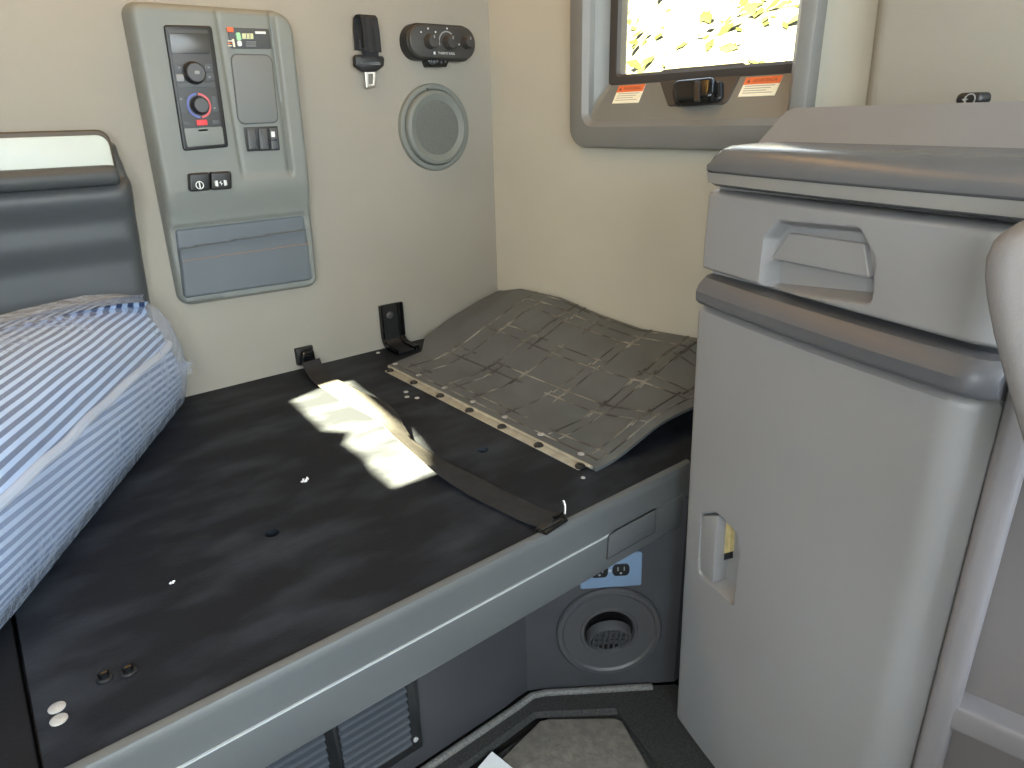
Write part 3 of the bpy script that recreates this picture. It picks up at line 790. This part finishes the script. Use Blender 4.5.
# climate unit
def pq_(pts, w): return fps(REAR, pts, w)
un = rpoly(pq_([(163, 25), (211, 26), (228, 147), (183, 151)], PW), .006)
b = MB(); b.slab(REAR, un, PW-.01, PW+.006, .003); cu_ = b.build('climate_unit', 'black', cp)
W2 = PW+.007
def face(pts, m, name, par, r=.003, w=W2, h=.001, bev=.0005):
    b = MB(); b.slab(REAR, rpoly(pq_(pts, w), r), w-.0015, w+h, bev); return b.build(name, m, par)
face([(167, 29), (208, 30), (224, 144), (187, 148)], 'unit', 'unit_fascia', cu_, .004, PW+.006)
face([(169, 33), (208, 33.5), (210, 53.5), (172, 53.5)], 'screen', 'display', cu_, .002)
def uc(px, w=W2): return fp(REAR, *px, w)
def knob(px, r, par, m='black', cap='btn', h=.018):
    c = uc(px); b = MB(); b.lathe(REAR, [(r*1.08, W2-.002), (r*1.08, W2+.003), (r, W2+.004), (r*.94, W2+h-.002), (r*.86, W2+h)], 36, c=c); k = b.build('knob', m, par)
    b = MB(); b.lathe(REAR, [(r*.84, W2+h-.001), (r*.8, W2+h+.0012), (r*.4, W2+h+.0015)], 36, c=c); b.build('knob_cap', cap, k); return c, k
for pts in ([(174, 64), (183, 64), (183, 72), (175.5, 72)], [(205, 64), (212, 64), (213, 71), (205, 72)], [(175, 74), (184, 74), (185, 82), (176, 82)], [(206, 73), (213.5, 73), (214.5, 80), (206, 81)],
            [(177, 83), (214.5, 82), (215, 87), (178, 88)], [(178, 96), (185, 96), (188, 112.5), (181, 113)], [(211, 96), (216, 96), (219, 111), (213, 112)]):
    face(pts, 'btn', 'button', cu_, .0015)
face([(176, 74.5), (183.5, 74.5), (184.5, 81.5), (177, 81.5)], 'dim', 'button', cu_, .0015, W2+.001)
c, k = knob((193.5, 73), .0205, cu_)
b = MB(); b.box(REAR, c[0]-.003, c[0]+.006, c[1]-.003, c[1]+.003, W2+.019, W2+.0202); b.build('knob_mark', 'dim', k)
c, k = knob((199, 105.5), .0165, cu_)
for a0_, a1_, m in ((95, 265, 'blue_ring'), (-85, 85, 'red_ring')):
    b = MB(); ri, ro = .0205, .0245; n = 18; O = []; I = []
    for q_ in range(n+1):
        a = math.radians(a0_+(a1_-a0_)*q_/n); O.append((c[0]+ro*math.cos(a), c[1]+ro*math.sin(a))); I.append((c[0]+ri*math.cos(a), c[1]+ri*math.sin(a)))
    b.slab(REAR, O+I[::-1], W2-.001, W2+.001); b.build('temperature_arc', m, cu_)
face([(196, 120), (206.5, 119.5), (207.5, 125), (197, 125.5)], 'red', 'hazard_button', cu_, .001, W2, .003)
face([(183, 121.5), (190, 121.5), (190.5, 125), (184, 125)], 'btn', 'button', cu_, .001); face([(212, 120), (219, 120), (219.5, 124), (213, 124.5)], 'btn', 'button', cu_, .001)
face([(198, 129.5), (208, 128.8), (208.3, 131), (198.5, 131.8)], 'black', 'slot', cu_, .0005)
face([(184, 128.5), (222, 126.5), (224.5, 144), (187.5, 147)], 'panel', 'blank_cover', cu_, .003, W2)
for px in ((179, 67.5), (208.5, 67.5), (209.5, 77), (181, 99), (214.5, 108)):
    u, v = uc(px); b = MB(); b.box(REAR, u-.002, u+.002, v-.001, v+.001, W2+.0008, W2+.0014); b.build('button_mark', 'dim', cu_)
# heater display
hd = face([(227, 27.5), (268.5, 29), (271.5, 49), (231, 48.5)], 'unit', 'heater_display', cp, .003, PW-.003, .002)
W3 = PW+.0005
face([(226.5, 27), (233, 27.5), (233.5, 32.5), (227.5, 32)], 'orange', 'power_key', hd, .001, W3, .002)
face([(235.5, 32.5), (240, 32.5), (241.5, 40), (237, 41)], 'green', 'fan_key', hd, .003, W3, .001)
face([(237, 41), (241.5, 40.5), (242, 46), (238, 46.5)], 'mark', 'fan_key', hd, .003, W3, .001)
face([(242, 33.5), (253, 33.5), (253.5, 39), (242.5, 39)], 'lcd', 'digit_display', hd, .001, W3, .001)
for x in (246, 249.5):
    face([(x, 34), (x+.7, 34), (x+.8, 38.5), (x+.1, 38.5)], 'btn', 'digit_mark', hd, 0, W3+.001, .0004, 0)
face([(255, 31.3), (265.5, 31.5), (266, 34), (255.5, 33.8)], 'mark', 'label_strip', hd, .0005, W3, .0006)
for k in range(3):
    face([(246, 41.5+2*k), (256, 41.6+2*k), (256.1, 42.3+2*k), (246.1, 42.2+2*k)], 'dim', 'print_line', hd, 0, W3, .0005, 0)
    face([(228, 40.5+2.4*k), (232, 40.5+2.4*k), (232.1, 41.4+2.4*k), (228.1, 41.4+2.4*k)], 'sticker_o' if k == 1 else 'sticker', 'print_line', hd, 0, W3, .0005, 0)
face([(232, 39), (234, 39), (235.5, 47), (233.5, 47)], 'sticker', 'needle_mark', hd, .0005, W3, .0008)
# blank plate
o = rpoly(pq_([(231, 54.5), (271, 55.5), (278, 122), (239, 124)], PW-.003), .013)
b = MB(); b.slab(REAR, o, PW-.008, PW-.002, .0015); bp_ = b.build('blank_plate', 'panel_in', cp)
b = MB(); b.frame(REAR, inset(ccw(o), -.002), inset(ccw(o), .0004), PW-.008, PW-.0035, 0); b.build('plate_joint', 'unit', bp_)
# rocker switches
sb = face([(243.5, 127.5), (277, 126), (279.5, 150), (247, 151.5)], 'black', 'switch_frame', cp, .002, PW-.003, .003)
for a, c, m in (((246, 129), (254.5, 129), 'btn'), ((257.5, 128.5), (266, 128.5), 'btn'), ((268.5, 128), (276, 128), 'btn')):
    face([a, c, (c[0]+2.2, 149), (a[0]+2.2, 149.8)], m, 'rocker_switch', sb, .0015, PW+.001, .006, .002)
face([(271, 131.5), (274.5, 131.5), (275, 137), (271.5, 137)], 'mark', 'switch_symbol', sb, .0005, PW+.0075, .0005, 0)
face([(270, 139.5), (277, 139.2), (277.2, 140.5), (270.2, 140.8)], 'black', 'switch_ridge', sb, .0003, PW+.0065, .001, .0003)
# two square push switches on a shallow seat
for x0, sym in ((188, 'i'), (209.5, 'l')):
    face([(x0-.5, 173.5 if sym == 'i' else 172), (x0+20.5, 172 if sym == 'i' else 171), (x0+21, 190 if sym == 'i' else 188.5), (x0+.5, 191.5 if sym == 'i' else 190)], 'black', 'push_switch', cp, .005, PW+.004, .012, .004)
    o = cp.children[-1]; W4 = PW+.0165
    cx, cy = (x0+11.8, 185.2) if sym == 'i' else (x0+11.5, 183.2)
    u, v = fp(REAR, cx, cy, W4); b = MB()
    if sym == 'i':
        O = circle((u, v), .0085, 24); I = circle((u, v), .0068, 24); b.frame(REAR, O, I, W4-.0012, W4)
        b.box(REAR, u-.0013, u+.0013, v-.0062, v+.0062, W4-.0012, W4)
    else:
        for sx in (-1, 1):
            b.box(REAR, u+sx*.0085-.0022, u+sx*.0085+.0022, v-.006, v+.006, W4-.0012, W4)
            b.box(REAR, u+sx*.012-.0007, u+sx*.012+.0007, v-.005, v+.005, W4-.0012, W4)
        b.slab(REAR, [(u-.0035, v+.001), (u+.001, v+.005), (u+.0005, v+.001), (u+.0035, v-.0005), (u-.0005, v-.005), (u, v-.0005)], W4-.0012, W4)
    b.build('switch_symbol', 'mark', o)

# ---- seat belt tongue hanging on the wall
bt = thing('seat_belt', (-.385, 0, .7), 'black seat belt end with metal tongue hanging on the rear wall', 'seat belt')
b = MB(); bw = .0225
uA, zA = fp(REAR, 368.5, 15, .03); uB, zB = fp(REAR, 370.5, 62, .02)
bpath = [(-.011, -.075, .006), (-.010, -.03, .006), (-.008, -.006, .008), (-.005, .0, .014), (-.001, .001, .022), (.0, -.006, .029), (.001, -.03, .032), (.003, -.08, .030), (uB-uA-.002, zB-zA+.03, .025), (uB-uA, zB-zA, .020)]
def belt(s, t):
    k = s*(len(bpath)-1); i = min(int(k), len(bpath)-2); f = k-i
    p = V(bpath[i])*(1-f)+V(bpath[i+1])*f
    return REAR @ V((uA+p.x+(t-.5)*2*bw, zA+p.y, p.z+.0012*math.cos((t-.5)*14)))
b.grid(54, 12, belt, REAR.to_3x3() @ V((0, .0003, .0018))); b.build('belt_webbing', 'belt', bt, ang=60)
hz = [(355, 57), (357, 54.5), (383, 56), (384.5, 59), (384, 66), (377, 71.5), (364, 72), (355.5, 66)]
b = MB(); ho = rpoly(fps(REAR, hz, .022), .004); b.slab(REAR, ho, .010, .024, .004); hh = b.build('tongue_grip', 'black', bt)
b = MB(); so = rpoly(fps(REAR, [(361, 62.5), (380, 62), (380, 65), (361, 65.5)], .024), .001); b.slab(REAR, so, .023, .0246); b.build('webbing_slot', 'gloss', hh)
tg_o = rpoly(fps(REAR, [(365, 71), (376, 71), (375, 88), (366.5, 88.5)], .018), .003, 4); tg_i = rpoly(fps(REAR, [(368.3, 74), (373.2, 74), (372.8, 84), (368.6, 84.3)], .018), .001, 4)
b = MB(); b.frame(REAR, tg_o, tg_i, .015, .018, .0006); b.build('tongue', 'chrome', bt)
b = MB(); b.box(REAR, uA-.02, uA+.012, zA-.075, zA-.05, 0, .008, .003); b.build('belt_anchor', 'black', bt)

# ---- pill shaped heater control
hc = thing('heater_control', (-.17, 0, .78), 'black pill-shaped heater control with three knobs on the rear wall', 'control unit')
HW = .045
q = fps(REAR, [(410, 42), (474.5, 43), (440, 25), (440, 58.5)], HW)
u0c, u1c, v1c, v0c = q[0][0], q[1][0]+.004, q[2][1], q[3][1]; rc_ = (v1c-v0c)/2
b = MB(); b.slab(REAR, rrect(u0c-.003, u1c+.004, v0c-.004, v1c+.004, rc_+.003, 14), 0, HW-.010, .006); b.build('control_housing', 'black', hc)
b = MB(); b.slab(REAR, rrect(u0c, u1c, v0c, v1c, rc_*.98, 14), .02, HW, .005); fc = b.build('control_fascia', 'unit', hc); fc.data.materials[0] = M['hface']
for px, r in (((431.5, 41.5), .0165), ((450, 42.5), .0165), ((467.5, 42.5), .0145)):
    c = fp(REAR, px[0]-1.5, px[1], HW); b = MB()
    b.lathe(REAR, [(r*1.1, HW-.001), (r*1.05, HW+.004), (r*.95, HW+.018), (r*.85, HW+.021), (r*.4, HW+.0215)], 32, c=c); k = b.build('knob', 'hface', hc)
    b = MB(); b.box(REAR, c[0]-.0014, c[0]+.0014, c[1]+r*.35, c[1]+r*.75, HW+.020, HW+.0222); b.build('knob_mark', 'dim', k)
c = fp(REAR, 447, 42, HW); b = MB(); O = []; I = []
for k in range(19):
    a = math.radians(200-150*k/18); O.append((c[0]+.0255*math.cos(a), c[1]+.0255*math.sin(a))); I.append((c[0]+.0225*math.cos(a), c[1]+.0225*math.sin(a)))
b.slab(REAR, O+I[::-1], HW-.001, HW+.0006); b.build('temperature_arc', 'dim', fc)
for px in ((421, 32), (428, 28.5), (435.5, 32), (447, 28.5), (459, 44.5)):
    u, v = fp(REAR, *px, HW); b = MB(); b.box(REAR, u-.0018, u+.0018, v-.0018, v+.0018, HW-.001, HW+.0006); b.build('dial_mark', 'mark', fc)
t1 = fps(REAR, [(434, 53), (438, 53), (454.5, 53)], HW)
text('THERMO KING', REAR, ((t1[1][0]+t1[2][0])/2, t1[1][1]), HW+.0006, t1[2][0]-t1[1][0], .0055, 'mark', fc)
b = MB(); b.slab(REAR, [(t1[0][0]-.001, t1[0][1]-.003), (t1[0][0]+.0055, t1[0][1]-.003), (t1[0][0]+.003, t1[0][1]), (t1[0][0]+.0055, t1[0][1]+.003), (t1[0][0]-.001, t1[0][1]+.003)], HW-.001, HW+.0006); b.build('emblem', 'mark', fc)
q = fps(REAR, [(427, 58), (451, 58), (447, 67), (430, 67)], .03)
b = MB(); b.slab(REAR, rpoly(q, .006), 0, .03, .004); cn = b.build('connector', 'gloss', hc)
b = MB()
for px in ((433, 62), (437, 61), (441, 62), (445, 61)):
    u, v = fp(REAR, *px, .03); b.box(REAR, u-.002, u+.002, v-.004, v+.004, .029, .033, .001)
b.build('connector_pin', 'btn', cn)

# ---- speaker
sk = thing('speaker', (-.19, 0, .58), 'round grey speaker cover on the rear wall beside the corner', 'speaker')
q = fps(REAR, [(400, 127), (469, 126), (435, 82), (435, 172)], .01)
sc_ = ((q[0][0]+q[1][0])/2, (q[2][1]+q[3][1])/2); sr = (q[1][0]-q[0][0])/2
b = MB(); b.lathe(REAR, [(sr, 0), (sr, .006), (sr*.98, .011), (sr*.93, .013), (sr*.88, .012), (sr*.87, .006)], 72, cap1=False, c=sc_); b.build('speaker_ring', 'speaker', sk)
b = MB(); b.lathe(REAR, [(sr*.862, .002), (sr*.858, .016), (sr*.83, .021), (sr*.76, .0235), (sr*.68, .0205), (sr*.62, .018), (sr*.6, .013)], 72, cap1=False, c=sc_); b.build('speaker_cover', 'speaker', sk)
b = MB(); b.lathe(REAR, [(sr*.63, .0175), (sr*.62, .0185), (sr*.55, .019), (sr*.3, .0195), (.001, .0195)], 72, c=sc_); b.build('speaker_mesh', 'mesh', sk)
u, v = fp(REAR, 427, 89, .012); b = MB(); b.lathe(REAR, [(.0025, .0115), (.002, .013)], 10, c=(u, v)); b.build('clip_hole', 'gloss', sk)

# ================================================================== MATTRESS
mt = thing('rolled_mattress', (-1.5, -.4, 0), 'striped mattress wrapped in clear plastic lying at the left end of the bunk', 'mattress')
plan = rpoly([(-1.515, -.95), (-1.345, -.69), (-1.13, -.34), (-1.015, -.15), (-.945, -.033), (-1.06, -.05), (-1.2, -.10), (-2.1, -.10), (-2.1, -.95)], [.05, .2, .3, .3, .035, .15, .2, .05, .05], 10)
plan = ccw(plan)
# even resampling
def resample(p, n):
    L = [0]
    for i in range(len(p)): L.append(L[-1]+(V(p[(i+1) % len(p)])-V(p[i])).length)
    out = []
    for k in range(n):
        d = L[-1]*k/n
        for i in range(len(p)):
            if L[i+1] >= d: f = (d-L[i])/max(1e-9, L[i+1]-L[i]); out.append(tuple(V(p[i])*(1-f)+V(p[(i+1) % len(p)])*f)); break
    return out
plan = resample(plan, 160)
cen = V((-1.62, -.45))
def off(p, d):
    """pull the outline in by d"""
    q = inset(p, d); return q
def lvl(d, z, wob=0, n0=0):
    o = off(plan, d) if d < .09 else [tuple(V(p)+(cen-V(p))*((d-.09)/.55)) for p in off(plan, .09)]
    return [V((x, y, z+wob*noise.noise(V((x*9, y*9, z*9+n0))))) for x, y in o]
perp = V((.866, -.5, 0))
side = [(.028, .003), (.008, .02), (-.006, .05), (-.010, .085), (-.006, .12), (.002, .146), (.006, .152)]
top = [(.006, .156), (.009, .18), (.018, .208), (.034, .232), (.058, .251), (.088, .265), (.14, .277), (.22, .285), (.34, .291), (.5, .293)]
b = MB(); b.rings([[b.bm.verts.new(p) for p in lvl(d, z, .006)] for d, z in side], cap1=False)
b.build('mattress_border', 'stripe2', mt, ang=70, attr=lambda p: p.z*1.25+.10*(p.x*.62+p.y*.78))
b = MB(); b.rings([[b.bm.verts.new(p) for p in lvl(d, z, .006)] for d, z in top], cap0=False)
b.build('mattress_top', 'stripe', mt, ang=70, attr=lambda p: p.x*perp.x+p.y*perp.y-p.z*.8)
b = MB(); b.tube([p for p in lvl(.001, .154, .006)], .008, 8, closed=True); b.build('piping', 'piping', mt)
# label patch on the border
# clear bag, a little larger and wrinkled
b = MB(); rs = []
full = [(.02, .002), (-.006, .02), (-.02, .06), (-.026, .11), (-.022, .16), (-.012, .2), (.004, .235), (.035, .262), (.07, .28), (.14, .291), (.24, .299), (.5, .303)]
for i, (d, z) in enumerate(full):
    ring = []
    o = lvl(d, z, 0)
    for p in o:
        w = (.010*noise.noise(V((p.x*7, p.y*7, p.z*12)))+.005*abs(noise.noise(V((p.x*22, p.y*22, p.z*9)))))*sm(0, .07, p.z)
        nrm = (V((p.x, p.y, 0))-V((cen.x, cen.y, 0))).normalized()
        q = p+nrm*w*(1 if z < .25 else .2)+V((0, 0, w*.5 if z > .2 else 0))
        q.y = min(q.y, -.02); q.z = max(q.z, .001); ring.append(b.bm.verts.new(q))
    rs.append(ring)
b.rings(rs); b.build('plastic_bag', 'film', mt, ang=80)
b = MB(); e = at(188, 368, 1, -.07)
for k in range(7):
    a = e+V((-.07, -.03, random.uniform(-.06, .06))); c = e+V((random.uniform(-.005, .012), random.uniform(-.01, .01), random.uniform(-.014, .014)))
    m_ = (a+c)/2+V((0, -.012, random.uniform(-.01, .01))); side_ = V((0, 0, .006))
    b.f([b.bm.verts.new(x) for x in (a-side_*2, m_-side_*1.6, c-side_*.5, c+side_*.5, m_+side_*1.6, a+side_*2)])
b.build('bag_tail', 'film', mt, recalc=False)

# ================================================================== CABINET
cb = thing('cabinet', (-.4, -1.25, ZF-.03), 'tall grey moulded cabinet with a drawer over a door at the right', 'cabinet')
UW = lambda u: (-.41-.276*u)/.961+.012     # w of the right wall
b = MB(); car = [(-.024, -.012), (.42, -.03), (.42, UW(.45)), (-.024, UW(-.024))]
carw = [(u, w) for u, w in car]
CABP = CAB @ Matrix(((1, 0, 0, 0), (0, 0, 1, 0), (0, 1, 0, 0), (0, 0, 0, 1)))   # (u, w, v) order
b.slab(CABP, carw, ZF-.03, .499); b.build('carcass', 'cab', cb)
UR = .424
def bow(u): return .010*(1-((u-.2)/.24)**2)
def edgefall(u, r=.05):
    d = u-(UR-r)
    return 0 if d <= 0 else r*.9*(1-math.sqrt(max(0, 1-(d/r)**2)))
# door, with the latch recess
dz0, dz1 = ZF-.005, .322
lr = rpoly(fps(CAB, [(705, 514), (722, 513), (741, 533), (742, 556), (738, 602), (703, 572)], .004), .008)
lip = rpoly(fps(CAB, [(705, 515), (721, 515), (716, 583), (703, 570)], .004), .004)
def doorh(u, v):
    h = .006+bow(u)-edgefall(u)
    d, _ = sdp(u, v, lr)
    if d < .003: h -= .030*sm(.003, -.004, d)
    return h
b = MB(); qd = [(-.036, dz1), (UR, dz1), (UR, dz0), (-.006, dz0)]
b.relief(CAB, qd, 110, 190, doorh, rpoly([(-.036, dz1), (UR, dz1), (UR, dz0), (-.006, dz0)], .012), R=.01, w0=-.02); dr = b.build('door', 'cab', cb, ang=50)
b = MB(); b.slab(CAB, lip, -.02, .010, .002); hd_ = b.build('door_latch', 'cab', dr)
lq = rpoly(fps(CAB, [(724, 521), (731, 525), (730, 552), (723, 554)], -.008), .001); b = MB(); b.slab(CAB, lq, -.03, -.008); b.build('latch_bolt', 'cream', dr)
lq = rpoly(fps(CAB, [(722, 554), (729, 552), (729, 559), (722, 561)], -.008), .001); b = MB(); b.slab(CAB, lq, -.03, -.009); b.build('latch_keeper', 'black', dr)
# dark band
b = MB(); pts = []
prof = [(-.0, .324), (.014, .327), (.020, .333), (.021, .347), (.016, .357), (.006, .366), (-.01, .369), (-.02, .369)]
rs = []; n = 40
for k in range(n+1):
    u = -.029+(UR+.004+.029)*k/n; e = edgefall(u, .022); l = .012*max(0, 1-(u+.029)/.012)**2
    rs.append([b.v(CAB, (u, z, w+bow(u)-e-l)) for w, z in [(-.03, .324)]+prof+[(-.03, .369)]])
b.rings(rs); b.build('handle_band', 'cabband', cb, ang=30)
# drawer
zz0, zz1 = .374, .494
hr_ = rpoly(fps(CAB, [(775, 237), (790, 223), (862, 232), (876, 262), (871, 305), (768, 284)], .004), .012)
hp = rpoly(fps(CAB, [(770, 259), (788, 233), (863, 244), (869, 279)], .0), .003)
bevr = rpoly(fps(CAB, [(768, 236), (784, 219), (866, 226), (882, 258), (878, 306), (762, 290)], .004), .012)
lower = fps(CAB, [(769, 260), (868, 279)], .0)
def drawh(u, v):
    h = .004+bow(u)-edgefall(u, .04)
    d, _ = sdp(u, v, bevr)
    if d < 0: h -= .022*sm(0, -.010, d)
    ed = lower[0][1]+(lower[1][1]-lower[0][1])*(u-lower[0][0])/(lower[1][0]-lower[0][0])
    if d < -.003 and v < ed: h -= .02*sm(ed, ed-.006, v)*sm(-.003, -.012, d)
    return h
b = MB(); b.relief(CAB, [(-.034, zz1), (UR, zz1), (UR, zz0), (-.036, zz0)], 190, 60, drawh, rpoly([(-.034, zz1), (UR, zz1), (UR, zz0), (-.036, zz0)], .008), R=.008, w0=-.02); dw = b.build('drawer', 'cab', cb, ang=50)
hpc = [(u, v) for u, v in hp]
b = MB(); b.slab(CAB, hpc, -.02, -.001, .0025); b.build('drawer_handle', 'cab', dw)
# worktop
wk = thing('worktop', (-.3, -1.2, .5), 'dark grey worktop with a raised back ledge on the cabinet', 'worktop')
b = MB(); n = 30; rs = []
prof = [(-.03, .5), (.004, .5), (.012, .504), (.014, .518), (.020, .5205), (.023, .523), (.023, .530), (.019, .541), (.010, .551), (-.006, .5555), (-.05, .557)]
for k in range(n+1):
    u = -.028+(.50+.028)*k/n; l = .016*max(0, 1-(u+.028)/.018)**2
    zl_ = .020*max(0, 1-(u+.028)/.034)
    rs.append([b.v(CAB, (u, z-(zl_ if z > .53 else 0), w+bow(min(u, .4))-l)) for w, z in prof]+[b.v(CAB, (u, .557-zl_, UW(u))), b.v(CAB, (u, .5, UW(u)))])
b.rings(rs); b.build('top_slab', 'worktop', wk, ang=40)
b = MB(); rs = []
for k in range(n+1):
    u = -.014+(.50+.014)*k/n; rs.append([b.v(CAB, (u, z, w+bow(min(u, .4)))) for w, z in ((.0, .503), (.016, .505), (.0195, .5195), (.0, .521))])
b.rings(rs); b.build('edge_strip', 'wt_edge', wk, ang=30)
# back ledge: front plane parallel to the cabinet, sloping end
LW = -.09
LED = CAB @ Matrix.Translation((0, 0, 0))
l0 = fp(CAB, 757, 148, LW); l1 = fp(CAB, 787, 108.5, LW-.03)
b = MB(); topz = .602
ring_f = [(l0[0], .554, LW), (l1[0], topz-.004, LW-.03), (l1[0]+.012, topz, LW-.034), (.5, topz, LW-.034), (.5, .554, LW)]
ring_b = [(l0[0], .554, UW(l0[0])), (l1[0], topz-.004, UW(l1[0])), (l1[0]+.012, topz, UW(l1[0])), (.5, topz, UW(.5)), (.5, .554, UW(.5))]
b.rings([[b.v(CAB, p) for p in ring_b], [b.v(CAB, p) for p in ring_f]])
bmesh.ops.bevel(b.bm, geom=[e for e in b.bm.edges if len(e.link_faces) == 2 and e.calc_face_angle(0) > .3], offset=.006, segments=3, affect='EDGES', profile=.5)
b.build('back_ledge', 'ledge', wk, ang=40)
# thin wet streaks on the worktop
# power socket standing on the ledge
ps = thing('power_socket', CAB @ V((.2, topz, LW-.05)), 'small black power socket with a white symbol on top of the ledge', 'socket')
sw_ = LW-.045
qa = fps(CAB, [(953, 104), (980, 104), (979, 92), (955, 93)], sw_)
b = MB(); b.slab(CAB, rpoly([(qa[0][0], topz-.002), (qa[1][0], topz-.002), (qa[1][0]-.002, qa[2][1]), (qa[0][0]+.002, qa[3][1])], .006), sw_-.018, sw_, .004); b.build('socket_body', 'black', ps)
u, v = fp(CAB, 965, 99.5, sw_)
b = MB(); b.slab(CAB, [(u-.004, v), (u-.001, v+.0012), (u, v+.004), (u+.001, v+.0012), (u+.004, v), (u+.001, v-.0012), (u, v-.004), (u-.001, v-.0012)], sw_-.001, sw_+.0006)
b.frame(CAB, circle((u+.006, v), .0065, 20), circle((u+.006, v), .0052, 20), sw_-.001, sw_+.0005); b.build('socket_symbol', 'dim', ps)

# ---- open shelf unit at the right edge
sh = thing('shelf_unit', P1+V((.05, -.2, ZF+.47)), 'grey moulded shelf unit with recessed panels right of the cabinet', 'shelf')
q1 = fps(SHELF, [(1019, 460), (972, 693), (957, 706), (1024, 735), (952, 729), (1024, 756), (961, 731), (949, 768)], 0)
uL_ = .03; uM = (q1[0][0]+q1[1][0])/2; zbt = q1[2][1]; zbb = q1[4][1]
b = MB(); hx = 1.0
def prow(pts, w0, w1, r, bev): b.slab(SHELF, rpoly(pts, r), w0, w1, bev, 4)
prow([(0.0, ZF-.03), (uM, ZF-.03), (uM, .36), (0.0, .36)], -.018, .006, .012, .010)
b.build('pillar', 'shelf', sh)
b = MB(); slope = (q1[3][1]-q1[2][1])/(q1[3][0]-q1[2][0])
b.slab(SHELF, [(uM-.01, zbt), (.4, zbt+slope*(.4-uM)), (.4, zbb+slope*(.4-uM)), (uM-.01, zbb)], -.06, .004, .006); b.build('shelf_bar', 'shelf', sh)
b = MB(); b.box(SHELF, uM-.02, .42, ZF-.03, .36, -.075, -.03); b.build('recessed_panel', 'cabdark', sh)
b = MB(); b.box(SHELF, .38, .42, ZF-.03, .36, -.075, .006, .006); b.build('pillar', 'shelf', sh)
b = MB(); b.box(SHELF, .04, .42, .34, .372, -.06, .006, .006); b.build('shelf_bar', 'shelf', sh)

# ---- pale seat back at the right border
sx0, sx1 = -.735, -.615
st_ = thing('passenger_seat', (-.68, -1.9, ZF-.03), 'pale grey rounded seat back edge in front of the drawer end', 'seat')
co = [at(x, y, 0, sx0+.02) for x, y in ((1034, 221), (1014, 222), (994, 230), (982, 248), (979, 272), (982, 302), (989, 336), (1001, 382), (1018, 440))]
ct_ = [(p.y, p.z) for p in co]; dv = V(ct_[-1])-V(ct_[-2]); dv.normalize()
end = V(ct_[-1])+dv*((ct_[-1][1]-.05)/-dv.y if abs(dv.y) > 1e-6 else .3)
poly = ct_+[tuple(end), (end.x-.15, end.y), (ct_[0][0]-.16, ct_[0][1]-.06), (ct_[0][0]-.08, ct_[0][1]+.01)]
SID = frame((sx1, 0, 0), (0, -1, 0), (0, 0, 1))
b = MB(); oo = rpoly([(-y, z) for y, z in poly], .01, 3); oo = resample(ccw(oo), 90)
rs = []
for k in range(9):
    a = PI*k/8; w = (sx1-sx0)/2*(1-math.cos(a)); d = .022*(1-math.sin(a)**.6)
    rs.append([b.v(SID, (u, v, w)) for u, v in (inset(oo, d) if d > 1e-5 else oo)])
b.rings(rs); b.build('backrest', 'seat', st_, ang=60)
b = MB(); b.box(SID, -end.x-.02, -end.x+.42, -.08, .05, -.1, .12, .03); b.build('seat_cushion', 'seat', st_)
b = MB(); b.box(SID, -end.x+.06, -end.x+.34, ZF-.03, -.08, -.06, .08, .01); b.build('pedestal', 'black', st_)

# ================================================================== LIGHT
sl = bpy.data.lights.new('sun', 'SUN'); sl.energy = 180; sl.angle = math.radians(.6); sl.color = (1, .85, .5)
so_ = bpy.data.objects.new('sun', sl); COL.objects.link(so_); so_.rotation_euler = SUN.to_track_quat('-Z', 'Y').to_euler()
def area_light(name, loc, target, sx, sy, power, col):
    l = bpy.data.lights.new(name, 'AREA'); l.shape = 'RECTANGLE'; l.size = sx; l.size_y = sy; l.energy = power; l.color = col
    o = bpy.data.objects.new(name, l); COL.objects.link(o); o.location = loc; o.rotation_euler = (V(target)-V(loc)).to_track_quat('-Z', 'Y').to_euler(); return o
area_light('windscreen_daylight', (-1.0, -2.72, .75), (-.8, 0, .2), 1.7, .8, 14.5, (.76, .9, 1.0))
lp = thing('added_lamp', (-.95, -.27, 1.5), None, None, kind='structure')  # unseen fixture added to go with the warm fill light
b = MB(); b.box(frame((-.95, -.27, 1.5), (1, 0, 0), (0, -1, 0)), -.75, .75, -.04, .04, 0, .018, .006); b.build('added_lamp_lens', 'board', lp)
l_ = area_light('added_warm_fill', (-.95, -.27, 1.47), (-.95, -.2, 0), 1.4, .07, 2.7, (1, .5, .10))  # added fill that warms the upper walls
area_light('door_window_daylight', (-2.17, -1.95, .75), (-.3, -.7, .3), .7, .55, 14, (.9, .96, 1.0))
w = bpy.data.worlds.new('sky'); S.world = w; w.use_nodes = True; nt = w.node_tree; bg = nt.nodes['Background']
tc = nd(nt, 'ShaderNodeTexCoord'); sep = nd(nt, 'ShaderNodeSeparateXYZ'); nt.links.new(tc.outputs['Generated'], sep.inputs[0])
cr = nd(nt, 'ShaderNodeValToRGB'); nt.links.new(sep.outputs['Z'], cr.inputs['Fac'])
cr.color_ramp.elements[0].color = (.95, .97, .95, 1); cr.color_ramp.elements[1].color = (.55, .75, 1, 1)
nt.links.new(cr.outputs['Color'], bg.inputs['Color']); bg.inputs['Strength'].default_value = 2.4

S.view_settings.view_transform = 'Standard'; S.view_settings.look = 'None'; S.view_settings.gamma = 1; S.view_settings.exposure = 1.25
S.view_settings.use_curve_mapping = False
for o in list(S.objects):
    if '_base' in o: del o['_base']
